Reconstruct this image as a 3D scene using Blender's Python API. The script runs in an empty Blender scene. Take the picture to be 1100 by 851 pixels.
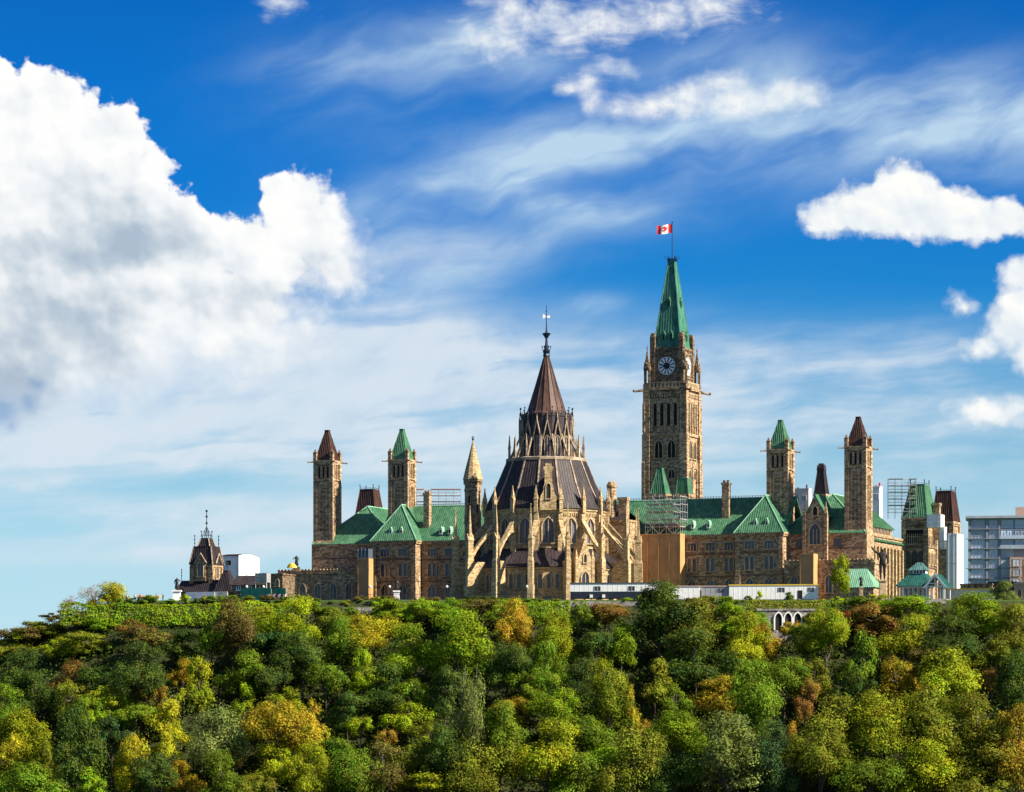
import bpy, math, random
from mathutils import Vector, Matrix, noise

S = bpy.context.scene
COL = S.collection
R = math.radians

# ---------------------------------------------------------------- camera
FPX = 4000.0           # focal length in photo pixels (photo 1100 x 851)
HY = 800.0             # photo row of the horizon
ZC = -36.8             # camera height; hilltop terrace is z = 0, river is z = -48
cam_d = bpy.data.cameras.new('camera')
cam = bpy.data.objects.new('camera', cam_d)
COL.objects.link(cam)
cam.location = (0, 0, ZC)
cam.rotation_euler = (R(90), 0, 0)
cam_d.sensor_width = 36.0
cam_d.lens = 36.0 * FPX / 1100.0
cam_d.shift_y = (HY - 425.5) / 1100.0
cam_d.clip_start = 1.0
cam_d.clip_end = 60000.0
S.camera = cam

# ---------------------------------------------------------------- sun
SUN_EL = 36.0
SUN_A = 23.0           # degrees from +X towards the camera
sv = Vector((math.cos(R(SUN_A)) * math.cos(R(SUN_EL)), -math.sin(R(SUN_A)) * math.cos(R(SUN_EL)), math.sin(R(SUN_EL))))
sun_d = bpy.data.lights.new('sun', 'SUN')
sun_d.energy = 5.0
sun_d.angle = R(0.5)
sun_d.color = (1.0, 0.89, 0.72)
sun = bpy.data.objects.new('sun', sun_d)
sun.rotation_euler = sv.to_track_quat('Z', 'Y').to_euler()
COL.objects.link(sun)

# ---------------------------------------------------------------- exposure
S.view_settings.view_transform = 'Standard'
S.view_settings.look = 'None'
S.view_settings.exposure = 1.05
S.view_settings.gamma = 1.0
S.view_settings.use_curve_mapping = False
S.render.engine = 'CYCLES'
S.cycles.max_bounces = 6
S.cycles.diffuse_bounces = 3
S.cycles.glossy_bounces = 2
S.cycles.transmission_bounces = 3
S.cycles.transparent_max_bounces = 6

# ---------------------------------------------------------------- node helper
class NT:
    def __init__(self, tree):
        self.t = tree
        tree.nodes.clear()
    def n(self, kind, **kw):
        nd = self.t.nodes.new(kind)
        for k, v in kw.items():
            setattr(nd, k, v)
        return nd
    def put(self, sock, v):
        if isinstance(v, bpy.types.NodeSocket):
            self.t.links.new(v, sock)
        elif v is not None:
            if hasattr(sock.default_value, '__len__') and not hasattr(v, '__len__'):
                v = [v] * len(sock.default_value)
            sock.default_value = v
    def m(self, op, a, b=None, c=None, clamp=False):
        nd = self.n('ShaderNodeMath', operation=op, use_clamp=clamp)
        for i, v in enumerate((a, b, c)):
            if v is not None:
                self.put(nd.inputs[i], v)
        return nd.outputs[0]
    def v(self, op, a, b=None, scale=None):
        nd = self.n('ShaderNodeVectorMath', operation=op)
        self.put(nd.inputs[0], a)
        if b is not None:
            self.put(nd.inputs[1], b)
        if scale is not None:
            self.put(nd.inputs[3], scale)
        return nd.outputs[1] if op in ('LENGTH', 'DOT_PRODUCT', 'DISTANCE') else nd.outputs[0]
    def comb(self, x, y, z=0.0):
        nd = self.n('ShaderNodeCombineXYZ')
        for i, q in enumerate((x, y, z)):
            self.put(nd.inputs[i], q)
        return nd.outputs[0]
    def sep(self, vec):
        nd = self.n('ShaderNodeSeparateXYZ')
        self.put(nd.inputs[0], vec)
        return nd.outputs
    def noise(self, vec, scale=1.0, detail=6.0, rough=0.55, lac=2.0, dist=0.0, color=False):
        nd = self.n('ShaderNodeTexNoise')
        self.put(nd.inputs['Vector'], vec)
        for k, q in (('Scale', scale), ('Detail', detail), ('Roughness', rough), ('Lacunarity', lac), ('Distortion', dist)):
            self.put(nd.inputs[k], q)
        return nd.outputs[1] if color else nd.outputs[0]
    def voro(self, vec, scale=1.0, feature='F1', rnd=1.0):
        nd = self.n('ShaderNodeTexVoronoi', feature=feature)
        self.put(nd.inputs['Vector'], vec)
        self.put(nd.inputs['Scale'], scale)
        self.put(nd.inputs['Randomness'], rnd)
        return nd
    def ss(self, x, a, b, lo=0.0, hi=1.0):
        nd = self.n('ShaderNodeMapRange', interpolation_type='SMOOTHSTEP')
        for i, q in enumerate((x, a, b, lo, hi)):
            self.put(nd.inputs[i], q)
        return nd.outputs[0]
    def mix(self, f, a, b, blend='MIX'):
        nd = self.n('ShaderNodeMix', data_type='RGBA', blend_type=blend)
        self.put(nd.inputs[0], f)
        for i, q in ((6, a), (7, b)):
            if hasattr(q, '__len__') and len(q) == 3:
                q = (*q, 1)
            self.put(nd.inputs[i], q)
        return nd.outputs[2]
    def ramp(self, f, stops, interp='LINEAR'):
        nd = self.n('ShaderNodeValToRGB')
        nd.color_ramp.interpolation = interp
        el = nd.color_ramp.elements
        while len(el) > 1:
            el.remove(el[-1])
        for i, (p, c) in enumerate(stops):
            e = el[0] if i == 0 else el.new(p)
            e.position = p
            c = (c, c, c) if not hasattr(c, '__len__') else c
            e.color = (*c[:3], 1)
        self.put(nd.inputs[0], f)
        return nd.outputs[0]

def lin(c):
    return tuple(((x / 255 + 0.055) / 1.055) ** 2.4 if x > 10 else x / 255 / 12.92 for x in c)
# ---------------------------------------------------------------- world: sky and clouds (all in sky directions)
W = bpy.data.worlds.new('World')
S.world = W
W.use_nodes = True
W.cycles.sampling_method = 'MANUAL'
W.cycles.sample_map_resolution = 512
k = NT(W.node_tree)
gen = k.n('ShaderNodeTexCoord').outputs['Generated']
dx, dy, dz = k.sep(gen)
ay = k.m('MAXIMUM', k.m('ABSOLUTE', dy), 0.06)
# tangent of azimuth / elevation times 1000: one unit is about 1/17 degree
U = k.m('MULTIPLY', k.m('DIVIDE', dx, ay), FPX)
V = k.m('MULTIPLY', k.m('DIVIDE', dz, ay), FPX)
P = k.comb(U, V, 0.0)

sky = k.n('ShaderNodeTexSky', sky_type='NISHITA')
sky.sun_disc = False
sky.sun_elevation = R(SUN_EL)
sky.sun_rotation = math.atan2(sv.x, sv.y)
sky.altitude = 80
sky.air_density = 1.0
sky.dust_density = 0.6
sky.ozone_density = 2.0
SKY_STRENGTH = 0.10
hgt = k.m('DIVIDE', V, 1000.0, clamp=True)
TINT = [(0.1, (0.4723, 0.6625, 0.9491)), (0.2, (0.4279, 0.5969, 0.7788)), (0.3, (0.2664, 0.5, 0.6665)), (0.4, (0.0948, 0.3694, 0.615)), (0.5, (0.0187, 0.2658, 0.5794)), (0.6, (0.0099, 0.2336, 0.5746)), (0.7, (0.0081, 0.2247, 0.5576)), (0.795, (0.0089, 0.2018, 0.5173))]
tint = k.ramp(hgt, TINT)
# deep polarised blue low in the sky only; overhead the sky keeps its own colour
over = k.ss(dz, 0.22, 0.5)
tint = k.mix(over, tint, (0.62, 0.62, 0.62))
base = k.mix(1.0, sky.outputs[0], tint, 'MULTIPLY')
base = k.v('SCALE', base, scale=2.0)

def pt(x, y):
    return (x - 550.0, HY - y, 0.0)

# domain warps
w1 = k.v('SCALE', k.v('SUBTRACT', k.noise(P, 1 / 95.0, 2.0, 0.5, color=True), (0.5, 0.5, 0.5)), scale=58.0)
w2 = k.v('SCALE', k.v('SUBTRACT', k.noise(P, 1 / 30.0, 5.0, 0.62, color=True), (0.5, 0.5, 0.5)), scale=34.0)
w12 = k.v('ADD', w1, w2)
w12 = k.v('MULTIPLY', w12, (1, 1, 0))
PW = k.v('ADD', P, w12)
PWs = k.v('ADD', P, k.v('MULTIPLY', w2, (0.6, 0.6, 0)))

def blob(p, x, y, r, sx=1.0):
    """signed distance (px) to an ellipse of half-height r and half-width r*sx"""
    d = k.v('SUBTRACT', p, pt(x, y))
    if sx != 1.0:
        d = k.v('MULTIPLY', d, (1.0 / sx, 1.0, 0.0))
    return k.m('SUBTRACT', k.v('LENGTH', d), r)

def union(ds, kk=14.0):
    o = ds[0]
    for d in ds[1:]:
        nd = k.n('ShaderNodeMath', operation='SMOOTH_MIN')
        k.put(nd.inputs[0], o); k.put(nd.inputs[1], d); nd.inputs[2].default_value = kk
        o = nd.outputs[0]
    return o

def gauss(x, y, sx, sy, rot=0.0, p=None):
    d = k.v('SUBTRACT', p or P, pt(x, y))
    if rot:
        nd = k.n('ShaderNodeVectorRotate', rotation_type='Z_AXIS')
        k.put(nd.inputs['Vector'], d); nd.inputs['Angle'].default_value = R(rot)
        d = nd.outputs[0]
    d = k.v('MULTIPLY', d, (1.0 / sx, 1.0 / sy, 0.0))
    q = k.v('DOT_PRODUCT', d, d)
    return k.m('POWER', 2.718, k.m('MULTIPLY', q, -1.0))

def sumup(vals, op='ADD'):
    o = vals[0]
    for q in vals[1:]:
        o = k.m(op, o, q)
    return o

# --- thin high cloud: streaks
def streaks(rot, sx, sy, detail=7, rough=0.6, warp=0.9, off=0.0):
    q = k.v('ADD', P, k.v('MULTIPLY', w1, (warp, warp, 0)))
    nd = k.n('ShaderNodeVectorRotate', rotation_type='Z_AXIS')
    k.put(nd.inputs['Vector'], q); nd.inputs['Angle'].default_value = R(rot)
    q = k.v('MULTIPLY', nd.outputs[0], (1.0 / sx, 1.0 / sy, 0.0))
    q = k.v('ADD', q, (off, off * 1.7, off * 0.6))
    return k.noise(q, 1.0, detail, rough)

st1 = streaks(-14, 190, 50, detail=4, rough=.5, off=3.1)
f0 = k.noise(k.v('MULTIPLY', P, (0.5, 1, 0)), 1 / 34.0, 4.0, 0.55)
st2 = streaks(-4, 330, 40, detail=4, rough=.5, off=7.7, warp=0.4)
st3 = streaks(-24, 80, 40, detail=5, off=1.2, rough=0.55)

hi_mask = sumup([
    k.m('MULTIPLY', gauss(395, 65, 110, 45, -8), 0.30),
    k.m('MULTIPLY', gauss(900, 135, 320, 58, -2), 0.46),
    k.m('MULTIPLY', gauss(830, 90, 140, 60, 20), 0.22),
    k.m('MULTIPLY', gauss(610, 165, 130, 30, -6), 0.50),
    k.m('MULTIPLY', gauss(530, 50, 75, 35, 0), 0.45),
    k.m('MULTIPLY', gauss(610, 220, 100, 22, 8), 0.45),
    k.m('MULTIPLY', gauss(450, 215, 110, 30, -12), 0.30),
    k.m('MULTIPLY', gauss(470, 275, 140, 50, -15), 0.42),
    k.m('MULTIPLY', gauss(640, 328, 34, 12, 0), 0.42),
    k.m('MULTIPLY', gauss(1080, 130, 120, 50, 0), 0.25)])
hi_a = k.m('MULTIPLY', hi_mask, k.ss(st1, 0.28, 0.72, 0.30, 1.6))
hi_a = k.m('MULTIPLY', hi_a, k.ss(st3, 0.2, 0.75, 0.65, 1.25))

band = sumup([
    k.m('MULTIPLY', gauss(640, 400, 520, 42, 0), 0.62),
    k.m('MULTIPLY', gauss(310, 420, 330, 52, 4), 0.75),
    k.m('MULTIPLY', gauss(120, 470, 300, 40, 0), 0.70),
    k.m('MULTIPLY', gauss(960, 375, 220, 26, 0), 0.36),
    k.m('MULTIPLY', gauss(1010, 440, 200, 22, 0), 0.46),
    k.m('MULTIPLY', gauss(330, 345, 190, 46, 6), 0.62),
    k.m('MULTIPLY', gauss(420, 295, 130, 40, -12), 0.48),
    k.m('MULTIPLY', gauss(550, 500, 900, 110, 0), 0.20),
    k.m('MULTIPLY', gauss(760, 425, 420, 30, 2), 0.30),
    k.m('MULTIPLY', gauss(80, 400, 200, 70, 0), 0.75),
    k.m('MULTIPLY', gauss(160, 490, 170, 12, 0), 0.35),
    k.m('MULTIPLY', gauss(260, 545, 330, 22, 0), 0.30),
    k.m('MULTIPLY', gauss(60, 525, 60, 12, 0), 0.40),
    k.m('MULTIPLY', gauss(820, 500, 330, 24, 0), 0.30),
    k.m('MULTIPLY', gauss(480, 500, 300, 34, 2), 0.42),
    k.m('MULTIPLY', gauss(980, 470, 240, 26, -2), 0.40),
    k.m('MULTIPLY', gauss(900, 570, 300, 26, 0), 0.34),
    k.m('MULTIPLY', gauss(200, 590, 340, 22, 0), 0.36),
    k.m('MULTIPLY', gauss(60, 490, 140, 10, 2), 0.35),
    k.m('MULTIPLY', gauss(150, 560, 300, 34, 0), 0.30),
    k.m('MULTIPLY', gauss(265, 486, 40, 6, -4), 0.7)])
band_a = k.m('MULTIPLY', band, k.ss(st2, 0.28, 0.68, 0.30, 1.30))
band_a = k.m('MULTIPLY', band_a, k.ss(f0, 0.25, 0.7, 0.72, 1.12))
band_a = k.m('MINIMUM', k.m('MULTIPLY', band_a, k.ss(st1, 0.25, 0.75, 0.8, 1.2)), 0.92)
band_a = k.m('MULTIPLY', band_a, k.ss(k.m('ADD', k.m('MULTIPLY', st2, 0.5), k.m('MULTIPLY', st3, 0.5)), 0.36, 0.60, 0.70, 1.0))

# --- cumulus
big = union([blob(PW, *b) for b in [
    (-30, 150, 92), (28, 125, 58), (85, 165, 58), (120, 150, 44), (140, 200, 56), (70, 225, 90), (170, 255, 52),
    (210, 285, 52), (240, 262, 34), (285, 290, 46), (322, 225, 34), (338, 208, 25), (335, 255, 40), (352, 285, 34),
    (100, 320, 95), (-20, 300, 120), (220, 340, 45, 2.4), (10, 420, 70)]], 22.0)
fine = k.noise(P, 1 / 16.0, 6.0, 0.62)
billow = k.noise(P, 1 / 55.0, 4.0, 0.55)
def puff(vec, sc):
    nd = k.voro(vec, sc, 'SMOOTH_F1')
    nd.voronoi_dimensions = '2D'
    nd.inputs['Smoothness'].default_value = 0.35
    return nd.outputs['Distance']
PV = k.v('ADD', P, k.v('MULTIPLY', w2, (0.55, 0.55, 0)))
pa, pb = puff(PV, 1 / 44.0), puff(PV, 1 / 17.0)
crumb = sumup([k.m('MULTIPLY', k.m('SUBTRACT', fine, 0.5), 22.0), k.m('MULTIPLY', k.m('SUBTRACT', billow, 0.5), 22.0),
               k.m('MULTIPLY', k.m('SUBTRACT', pa, 0.42), 17.0), k.m('MULTIPLY', k.m('SUBTRACT', pb, 0.42), 13.0)])
pal2, pbl2 = puff(k.v('ADD', PV, (11.0, 13.0, 0.0)), 1 / 44.0), puff(k.v('ADD', PV, (4.0, 5.0, 0.0)), 1 / 17.0)
big_d = k.m('ADD', big, crumb)
# crisp top, dissolving underside
soft = k.m('ADD', k.ss(V, HY - 430, HY - 270, 48.0, 4.6), k.m('MULTIPLY', gauss(385, 270, 60, 60), 22.0))
big_a = k.m('SUBTRACT', 1.0, k.ss(k.m('DIVIDE', big_d, soft), -1.0, 1.0))
big_a = k.m('MULTIPLY', big_a, k.ss(V, HY - 480, HY - 395))

rt = union([blob(PWs, *b) for b in [
    (895, 234, 20, 2.0), (930, 222, 26, 1.6), (962, 205, 30), (985, 212, 32), (1020, 228, 26, 1.8), (1065, 238, 22, 2.6), (990, 236, 22, 4.2)]], 12.0)
rt_d = k.m('ADD', rt, k.m('MULTIPLY', crumb, 0.62))
rt_a = k.m('SUBTRACT', 1.0, k.ss(rt_d, -9.0, 4.0))

rt2 = union([blob(PWs, *b) for b in [
    (1105, 330, 34), (1085, 355, 26), (1100, 300, 24), (1060, 372, 15, 1.8), (1110, 380, 26), (1075, 442, 15, 2.6), (1036, 330, 11), (1030, 322, 7)]], 10.0)
rt2_a = k.m('SUBTRACT', 1.0, k.ss(k.m('ADD', rt2, k.m('MULTIPLY', crumb, 0.6)), -12.0, 8.0))

tp = union([blob(PWs, *b) for b in [
    (612, 93, 6, 1.6), (632, 85, 11), (650, 73, 8, 1.6), (670, 76, 6, 1.5), (638, 107, 12), (662, 118, 10, 1.6), (700, 117, 11, 2.0),
    (738, 102, 16, 1.5), (775, 90, 12, 1.8), (790, 110, 17, 2.4), (848, 103, 15, 2.4), (720, 112, 12, 2.4)]], 15.0)
wsp = k.noise(k.v('ADD', k.v('MULTIPLY', P, (0.45, 1.0, 0)), k.v('MULTIPLY', w1, (0.8, 0.8, 0))), 1 / 15.0, 5.0, 0.6)
tp_a = k.m('SUBTRACT', 1.0, k.ss(k.m('ADD', tp, k.m('ADD', k.m('MULTIPLY', crumb, 0.28), k.m('MULTIPLY', k.m('SUBTRACT', wsp, 0.5), 15.0))), -13.0, 8.0))
tp_a = k.m('MULTIPLY', tp_a, k.ss(fine, 0.25, 0.6, 0.55, 1.0))

tq = union([blob(PWs, *b) for b in [
    (550, 10, 16, 1.6), (590, 20, 20, 2.0), (640, 22, 22, 2.0), (700, 14, 20, 2.4), (765, 6, 16, 2.4), (605, 40, 13, 2.2), (525, 45, 18, 1.8), (305, 1, 6, 2)]], 12.0)
tq_a = k.m('MULTIPLY', k.m('SUBTRACT', 1.0, k.ss(k.m('ADD', tq, k.m('ADD', k.m('MULTIPLY', crumb, 0.45), k.m('MULTIPLY', k.m('SUBTRACT', wsp, 0.5), 46.0))), -24.0, 14.0)), k.ss(fine, 0.25, 0.62, 0.5, 0.97))

# --- cumulus relief: the difference between the cloud's noise here and a little way towards the sun
LD = (22.0, 26.0, 0.0)
PWb = k.v('ADD', P, k.v('MULTIPLY', w1, (0.9, 0.9, 0)))
b1 = k.noise(PWb, 1 / 62.0, 3.0, 0.5)
b2 = k.noise(k.v('ADD', PWb, LD), 1 / 62.0, 3.0, 0.5)
f1 = k.noise(P, 1 / 24.0, 3.5, 0.5)
f2 = k.noise(k.v('ADD', P, (7.0, 9.0, 0.0)), 1 / 24.0, 3.5, 0.5)
relief = k.m('ADD', k.m('MULTIPLY', k.m('SUBTRACT', b1, b2), 1.0), k.m('MULTIPLY', k.m('SUBTRACT', f1, f2), 0.30))
relief = k.m('ADD', relief, k.m('ADD', k.m('MULTIPLY', k.m('SUBTRACT', pal2, pa), 0.46), k.m('MULTIPLY', k.m('SUBTRACT', pbl2, pb), 0.22)))
grey = sumup([
    k.m('MULTIPLY', gauss(118, 228, 66, 46, 18, PW), 0.46),
    k.m('MULTIPLY', gauss(40, 268, 150, 30, 0, PW), 0.44),
    k.m('MULTIPLY', gauss(150, 268, 70, 22, 0, PW), 0.30),
    k.m('MULTIPLY', gauss(40, 330, 150, 34, 0, PW), 0.32),
    k.m('MULTIPLY', gauss(18, 432, 50, 36, 0, PW), 0.70),
    k.m('MULTIPLY', gauss(22, 385, 50, 44, 0, PW), 0.42),
    k.m('MULTIPLY', gauss(110, 372, 70, 34, 30, PW), 0.30),
    k.m('MULTIPLY', gauss(338, 286, 36, 20, 0, PW), 0.40),
    k.m('MULTIPLY', gauss(255, 325, 150, 18, 0, PW), 0.28)])
shade = k.m('SUBTRACT', k.m('MULTIPLY', grey, k.ss(b1, 0.25, 0.7, 0.75, 1.15)), k.m('MULTIPLY', relief, 0.75))
shade = k.m('ADD', shade, k.ss(V, HY - 420, HY - 260, 0.26, 0.07), clamp=True)
# thick middle is greyer than the thin bright rim
under = k.ss(big_d, -90.0, -5.0, 0.07, 0.0)
shade = k.m('ADD', shade, under, clamp=True)
cum_big = k.ramp(k.m('MULTIPLY', shade, 0.82), [(0.0, lin((255, 255, 254))), (0.25, lin((240, 244, 247))), (0.6, lin((196, 209, 221))), (1.0, lin((150, 172, 196)))])
shade_s = k.m('SUBTRACT', k.m('ADD', k.ss(k.m('MINIMUM', rt_d, rt2), -40.0, 0.0, 0.02, 0.14), k.m('MULTIPLY', billow, 0.08)), k.m('MULTIPLY', relief, 0.6), clamp=True)
cum_small = k.ramp(shade_s, [(0.0, lin((255, 255, 252))), (0.4, lin((225, 235, 243))), (1.0, lin((170, 195, 222)))])
thin_col = lin((220, 231, 241))
hi_col = lin((200, 226, 243))

c = k.v('SCALE', base, scale=SKY_STRENGTH)
c = k.mix(k.m('MINIMUM', hi_a, 0.85), c, hi_col)
c = k.mix(band_a, c, thin_col)
c = k.mix(tq_a, c, cum_small)
c = k.mix(tp_a, c, cum_small)
c = k.mix(rt_a, c, cum_small)
c = k.mix(rt2_a, c, cum_small)
c = k.mix(big_a, c, cum_big)
lowd = union([blob(PWs, *b) for b in [(2, 442, 15, 1.4), (30, 434, 11), (40, 412, 9), (12, 458, 7)]], 10.0)
low_a = k.m('SUBTRACT', 1.0, k.ss(k.m('ADD', lowd, k.m('MULTIPLY', crumb, 0.3)), -12.0, 6.0))
c = k.mix(k.m('MULTIPLY', low_a, 0.6), c, lin((122, 160, 207)))
c = k.v('SCALE', c, scale=1.0 / SKY_STRENGTH)
bg = k.n('ShaderNodeBackground')
k.put(bg.inputs[0], c)
bg.inputs[1].default_value = SKY_STRENGTH / 2.07   # the exposure of +1.05 is for the ground
wo = k.n('ShaderNodeOutputWorld')
k.t.links.new(bg.outputs[0], wo.inputs[0])
# ---------------------------------------------------------------- scene helpers
random.seed(7)
TH = R(22.0)           # the hill's buildings are turned 22 degrees to the view
CT, ST = math.cos(TH), math.sin(TH)
ORG = (9.25, 1000.0)   # library centre; local axes: +x west along the facade, +y south (away)

def L2W(lx, ly, z=0.0):
    return Vector((ORG[0] + CT * lx + ST * ly, ORG[1] - ST * lx + CT * ly, z))
def px(x, y, Y):
    """point at distance Y seen at photo pixel (x, y)"""
    return Vector(((x - 550.0) / FPX * Y, Y, ZC + (HY - y) / FPX * Y))

def props(o, label=None, cat=None, group=None, kind=None):
    if label: o['label'] = label
    if cat: o['category'] = cat
    if group: o['group'] = group
    if kind: o['kind'] = kind
    return o
def thing(name, label, cat, loc=(0, 0, 0), rz=0.0, group=None):
    o = bpy.data.objects.new(name, None)
    o.empty_display_size = 0.5
    COL.objects.link(o)
    o.location = loc
    o.rotation_euler = (0, 0, rz)
    return props(o, label, cat, group)
def link(name, me, parent=None, loc=(0, 0, 0), rz=0.0):
    o = bpy.data.objects.new(name, me)
    COL.objects.link(o)
    o.location = loc
    o.rotation_euler = (0, 0, rz)
    if parent: o.parent = parent
    return o

class MB:
    def __init__(self):
        self.v, self.f = [], []
    def add(self, vs, fs):
        b = len(self.v)
        self.v.extend([tuple(q) for q in vs])
        self.f.extend([tuple(b + i for i in f) for f in fs])
        return self
    def box(self, x0, x1, y0, y1, z0, z1):
        return self.add([(x0, y0, z0), (x1, y0, z0), (x1, y1, z0), (x0, y1, z0), (x0, y0, z1), (x1, y0, z1), (x1, y1, z1), (x0, y1, z1)],
                        [(0, 3, 2, 1), (4, 5, 6, 7), (0, 1, 5, 4), (1, 2, 6, 5), (2, 3, 7, 6), (3, 0, 4, 7)])
    def cbox(self, cx, cy, w, d, z0, z1, rz=0.0):
        c, s = math.cos(rz), math.sin(rz)
        q = [(cx + c * a - s * b, cy + s * a + c * b) for a, b in ((-w/2, -d/2), (w/2, -d/2), (w/2, d/2), (-w/2, d/2))]
        return self.loft([(q, z0), (q, z1)])
    def loft(self, rings, cap0=True, cap1=True):
        """rings: list of (polygon [(x,y)], z)"""
        n = len(rings[0][0])
        vs = [(x, y, z) for poly, z in rings for x, y in poly]
        fs = []
        for i in range(len(rings) - 1):
            for j in range(n):
                a, b = i * n + j, i * n + (j + 1) % n
                fs.append((a, b, b + n, a + n))
        if cap0: fs.append(tuple(reversed(range(n))))
        if cap1: fs.append(tuple((len(rings) - 1) * n + j for j in range(n)))
        return self.add(vs, fs)
    def lathe(self, prof, n=12, cx=0.0, cy=0.0, ph=0.0, cap0=True, cap1=True):
        """prof: list of (r, z)"""
        return self.loft([([(cx + max(r, 0.004) * math.cos(ph + 2 * math.pi * i / n), cy + max(r, 0.004) * math.sin(ph + 2 * math.pi * i / n)) for i in range(n)], z) for r, z in prof], cap0, cap1)
    def pyr(self, cx, cy, w0, z0, w1, z1, d0=None, d1=None, rz=0.0):
        d0 = w0 if d0 is None else d0
        d1 = w1 if d1 is None else d1
        c, s = math.cos(rz), math.sin(rz)
        def q(w, d):
            return [(cx + c * a - s * b, cy + s * a + c * b) for a, b in ((-w/2, -d/2), (w/2, -d/2), (w/2, d/2), (-w/2, d/2))]
        return self.loft([(q(w0, d0), z0), (q(max(w1, .01), max(d1, .01)), z1)])
    def tube(self, p, q, r, n=5, r1=None):
        p, q = Vector(p), Vector(q)
        r1 = r if r1 is None else r1
        d = (q - p)
        if d.length < 1e-6: return self
        d.normalize()
        a = d.orthogonal().normalized()
        b = d.cross(a)
        vs = [p + a * r * math.cos(2*math.pi*i/n) + b * r * math.sin(2*math.pi*i/n) for i in range(n)]
        vs += [q + a * r1 * math.cos(2*math.pi*i/n) + b * r1 * math.sin(2*math.pi*i/n) for i in range(n)]
        fs = [(i, (i+1) % n, (i+1) % n + n, i + n) for i in range(n)]
        fs += [tuple(reversed(range(n))), tuple(range(n, 2*n))]
        return self.add(vs, fs)
    def ball(self, c, r, n=8, m=5, sz=1.0):
        return self.lathe([(r * math.sin(math.pi * i / m), c[2] - r * sz * math.cos(math.pi * i / m)) for i in range(m + 1)], n, c[0], c[1])
    def poly(self, pts):
        return self.add(pts, [tuple(range(len(pts)))])
    def slab(self, pts, t):
        """planar polygon given thickness t against its normal"""
        pts = [Vector(q) for q in pts]
        nrm = (pts[1] - pts[0]).cross(pts[2] - pts[0]).normalized()
        low = [q - nrm * t for q in pts]
        n = len(pts)
        fs = [tuple(range(n)), tuple(reversed(range(n, 2*n)))]
        fs += [(i, i + n, (i+1) % n + n, (i+1) % n) for i in range(n)]
        return self.add(pts + low, fs)
    def ribs(self, pts, step=0.62, w=0.11, h=0.085, off=0.0):
        """standing seams up the slope of a planar convex polygon"""
        pts = [Vector(q) for q in pts]
        n = (pts[1] - pts[0]).cross(pts[2] - pts[0])
        if n.length < 1e-9: return self
        n.normalize()
        if n.z < 0: n = -n
        hdir = Vector((0, 0, 1)).cross(n)
        if hdir.length < 1e-4: return self
        hdir.normalize()
        s = n.cross(hdir)
        o = pts[0]
        uv = [((q - o).dot(hdir), (q - o).dot(s)) for q in pts]
        u = min(a for a, b in uv) + step * (0.5 + off)
        umax = max(a for a, b in uv)
        while u < umax:
            vs = []
            for i in range(len(uv)):
                (a, b), (c, d) = uv[i], uv[(i+1) % len(uv)]
                if (a - u) * (c - u) < 0:
                    vs.append(b + (d - b) * (u - a) / (c - a))
            if len(vs) >= 2 and max(vs) - min(vs) > 0.3:
                v0, v1 = min(vs), max(vs)
                A = o + hdir * u + s * v0
                B = o + hdir * u + s * v1
                e = hdir * w / 2
                up = n * h
                lo = n * -0.05
                self.add([A - e + lo, A + e + lo, A + up, B - e + lo, B + e + lo, B + up], [(0, 1, 2), (3, 5, 4), (0, 2, 5, 3), (1, 4, 5, 2)])
            u += step
        return self
    def roof(self, pts, t=0.25, step=0.62, rib=True, **kw):
        """one roof slope: a slab with standing seams"""
        p = [Vector(q) for q in pts]
        n = (p[1] - p[0]).cross(p[2] - p[0])
        if n.z < 0: p.reverse()
        self.slab(p, t)
        if rib: self.ribs(p, step, **kw)
        return self
    def mesh(self, name, mat, smooth=False):
        me = bpy.data.meshes.new(name)
        me.from_pydata(self.v, [], self.f)
        me.materials.append(mat)
        if smooth:
            for q in me.polygons: q.use_smooth = True
        me.update()
        return me
    def build(self, name, mat, parent=None, loc=(0, 0, 0), rz=0.0, smooth=False):
        return link(name, self.mesh(name, mat, smooth), parent, loc, rz)

def fan(mb, cx, cy, prof_x, n, ph=0.0):
    pass

# --- gothic openings, in a panel plane: x along the wall, z up, -y out of the wall, origin at the sill's middle
def arch_outline(w, h, pointed=True, seg=5):
    """from bottom right, counter-clockwise over the arch to bottom left"""
    hw = w / 2
    if not pointed:
        return [(hw, 0), (hw, h), (-hw, h), (-hw, 0)]
    rise = min(w * 0.80, h * 0.6)
    # two arcs
    rad = (hw * hw + rise * rise) / (2 * hw)
    z0 = h - rise
    pts = [(hw, 0)]
    a1 = math.asin(rise / rad)
    for i in range(seg + 1):
        a = a1 * i / seg
        pts.append((hw - rad + rad * math.cos(a), z0 + rad * math.sin(a)))
    left = [(-x, z) for x, z in reversed(pts[:-1])]
    return pts + left

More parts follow.
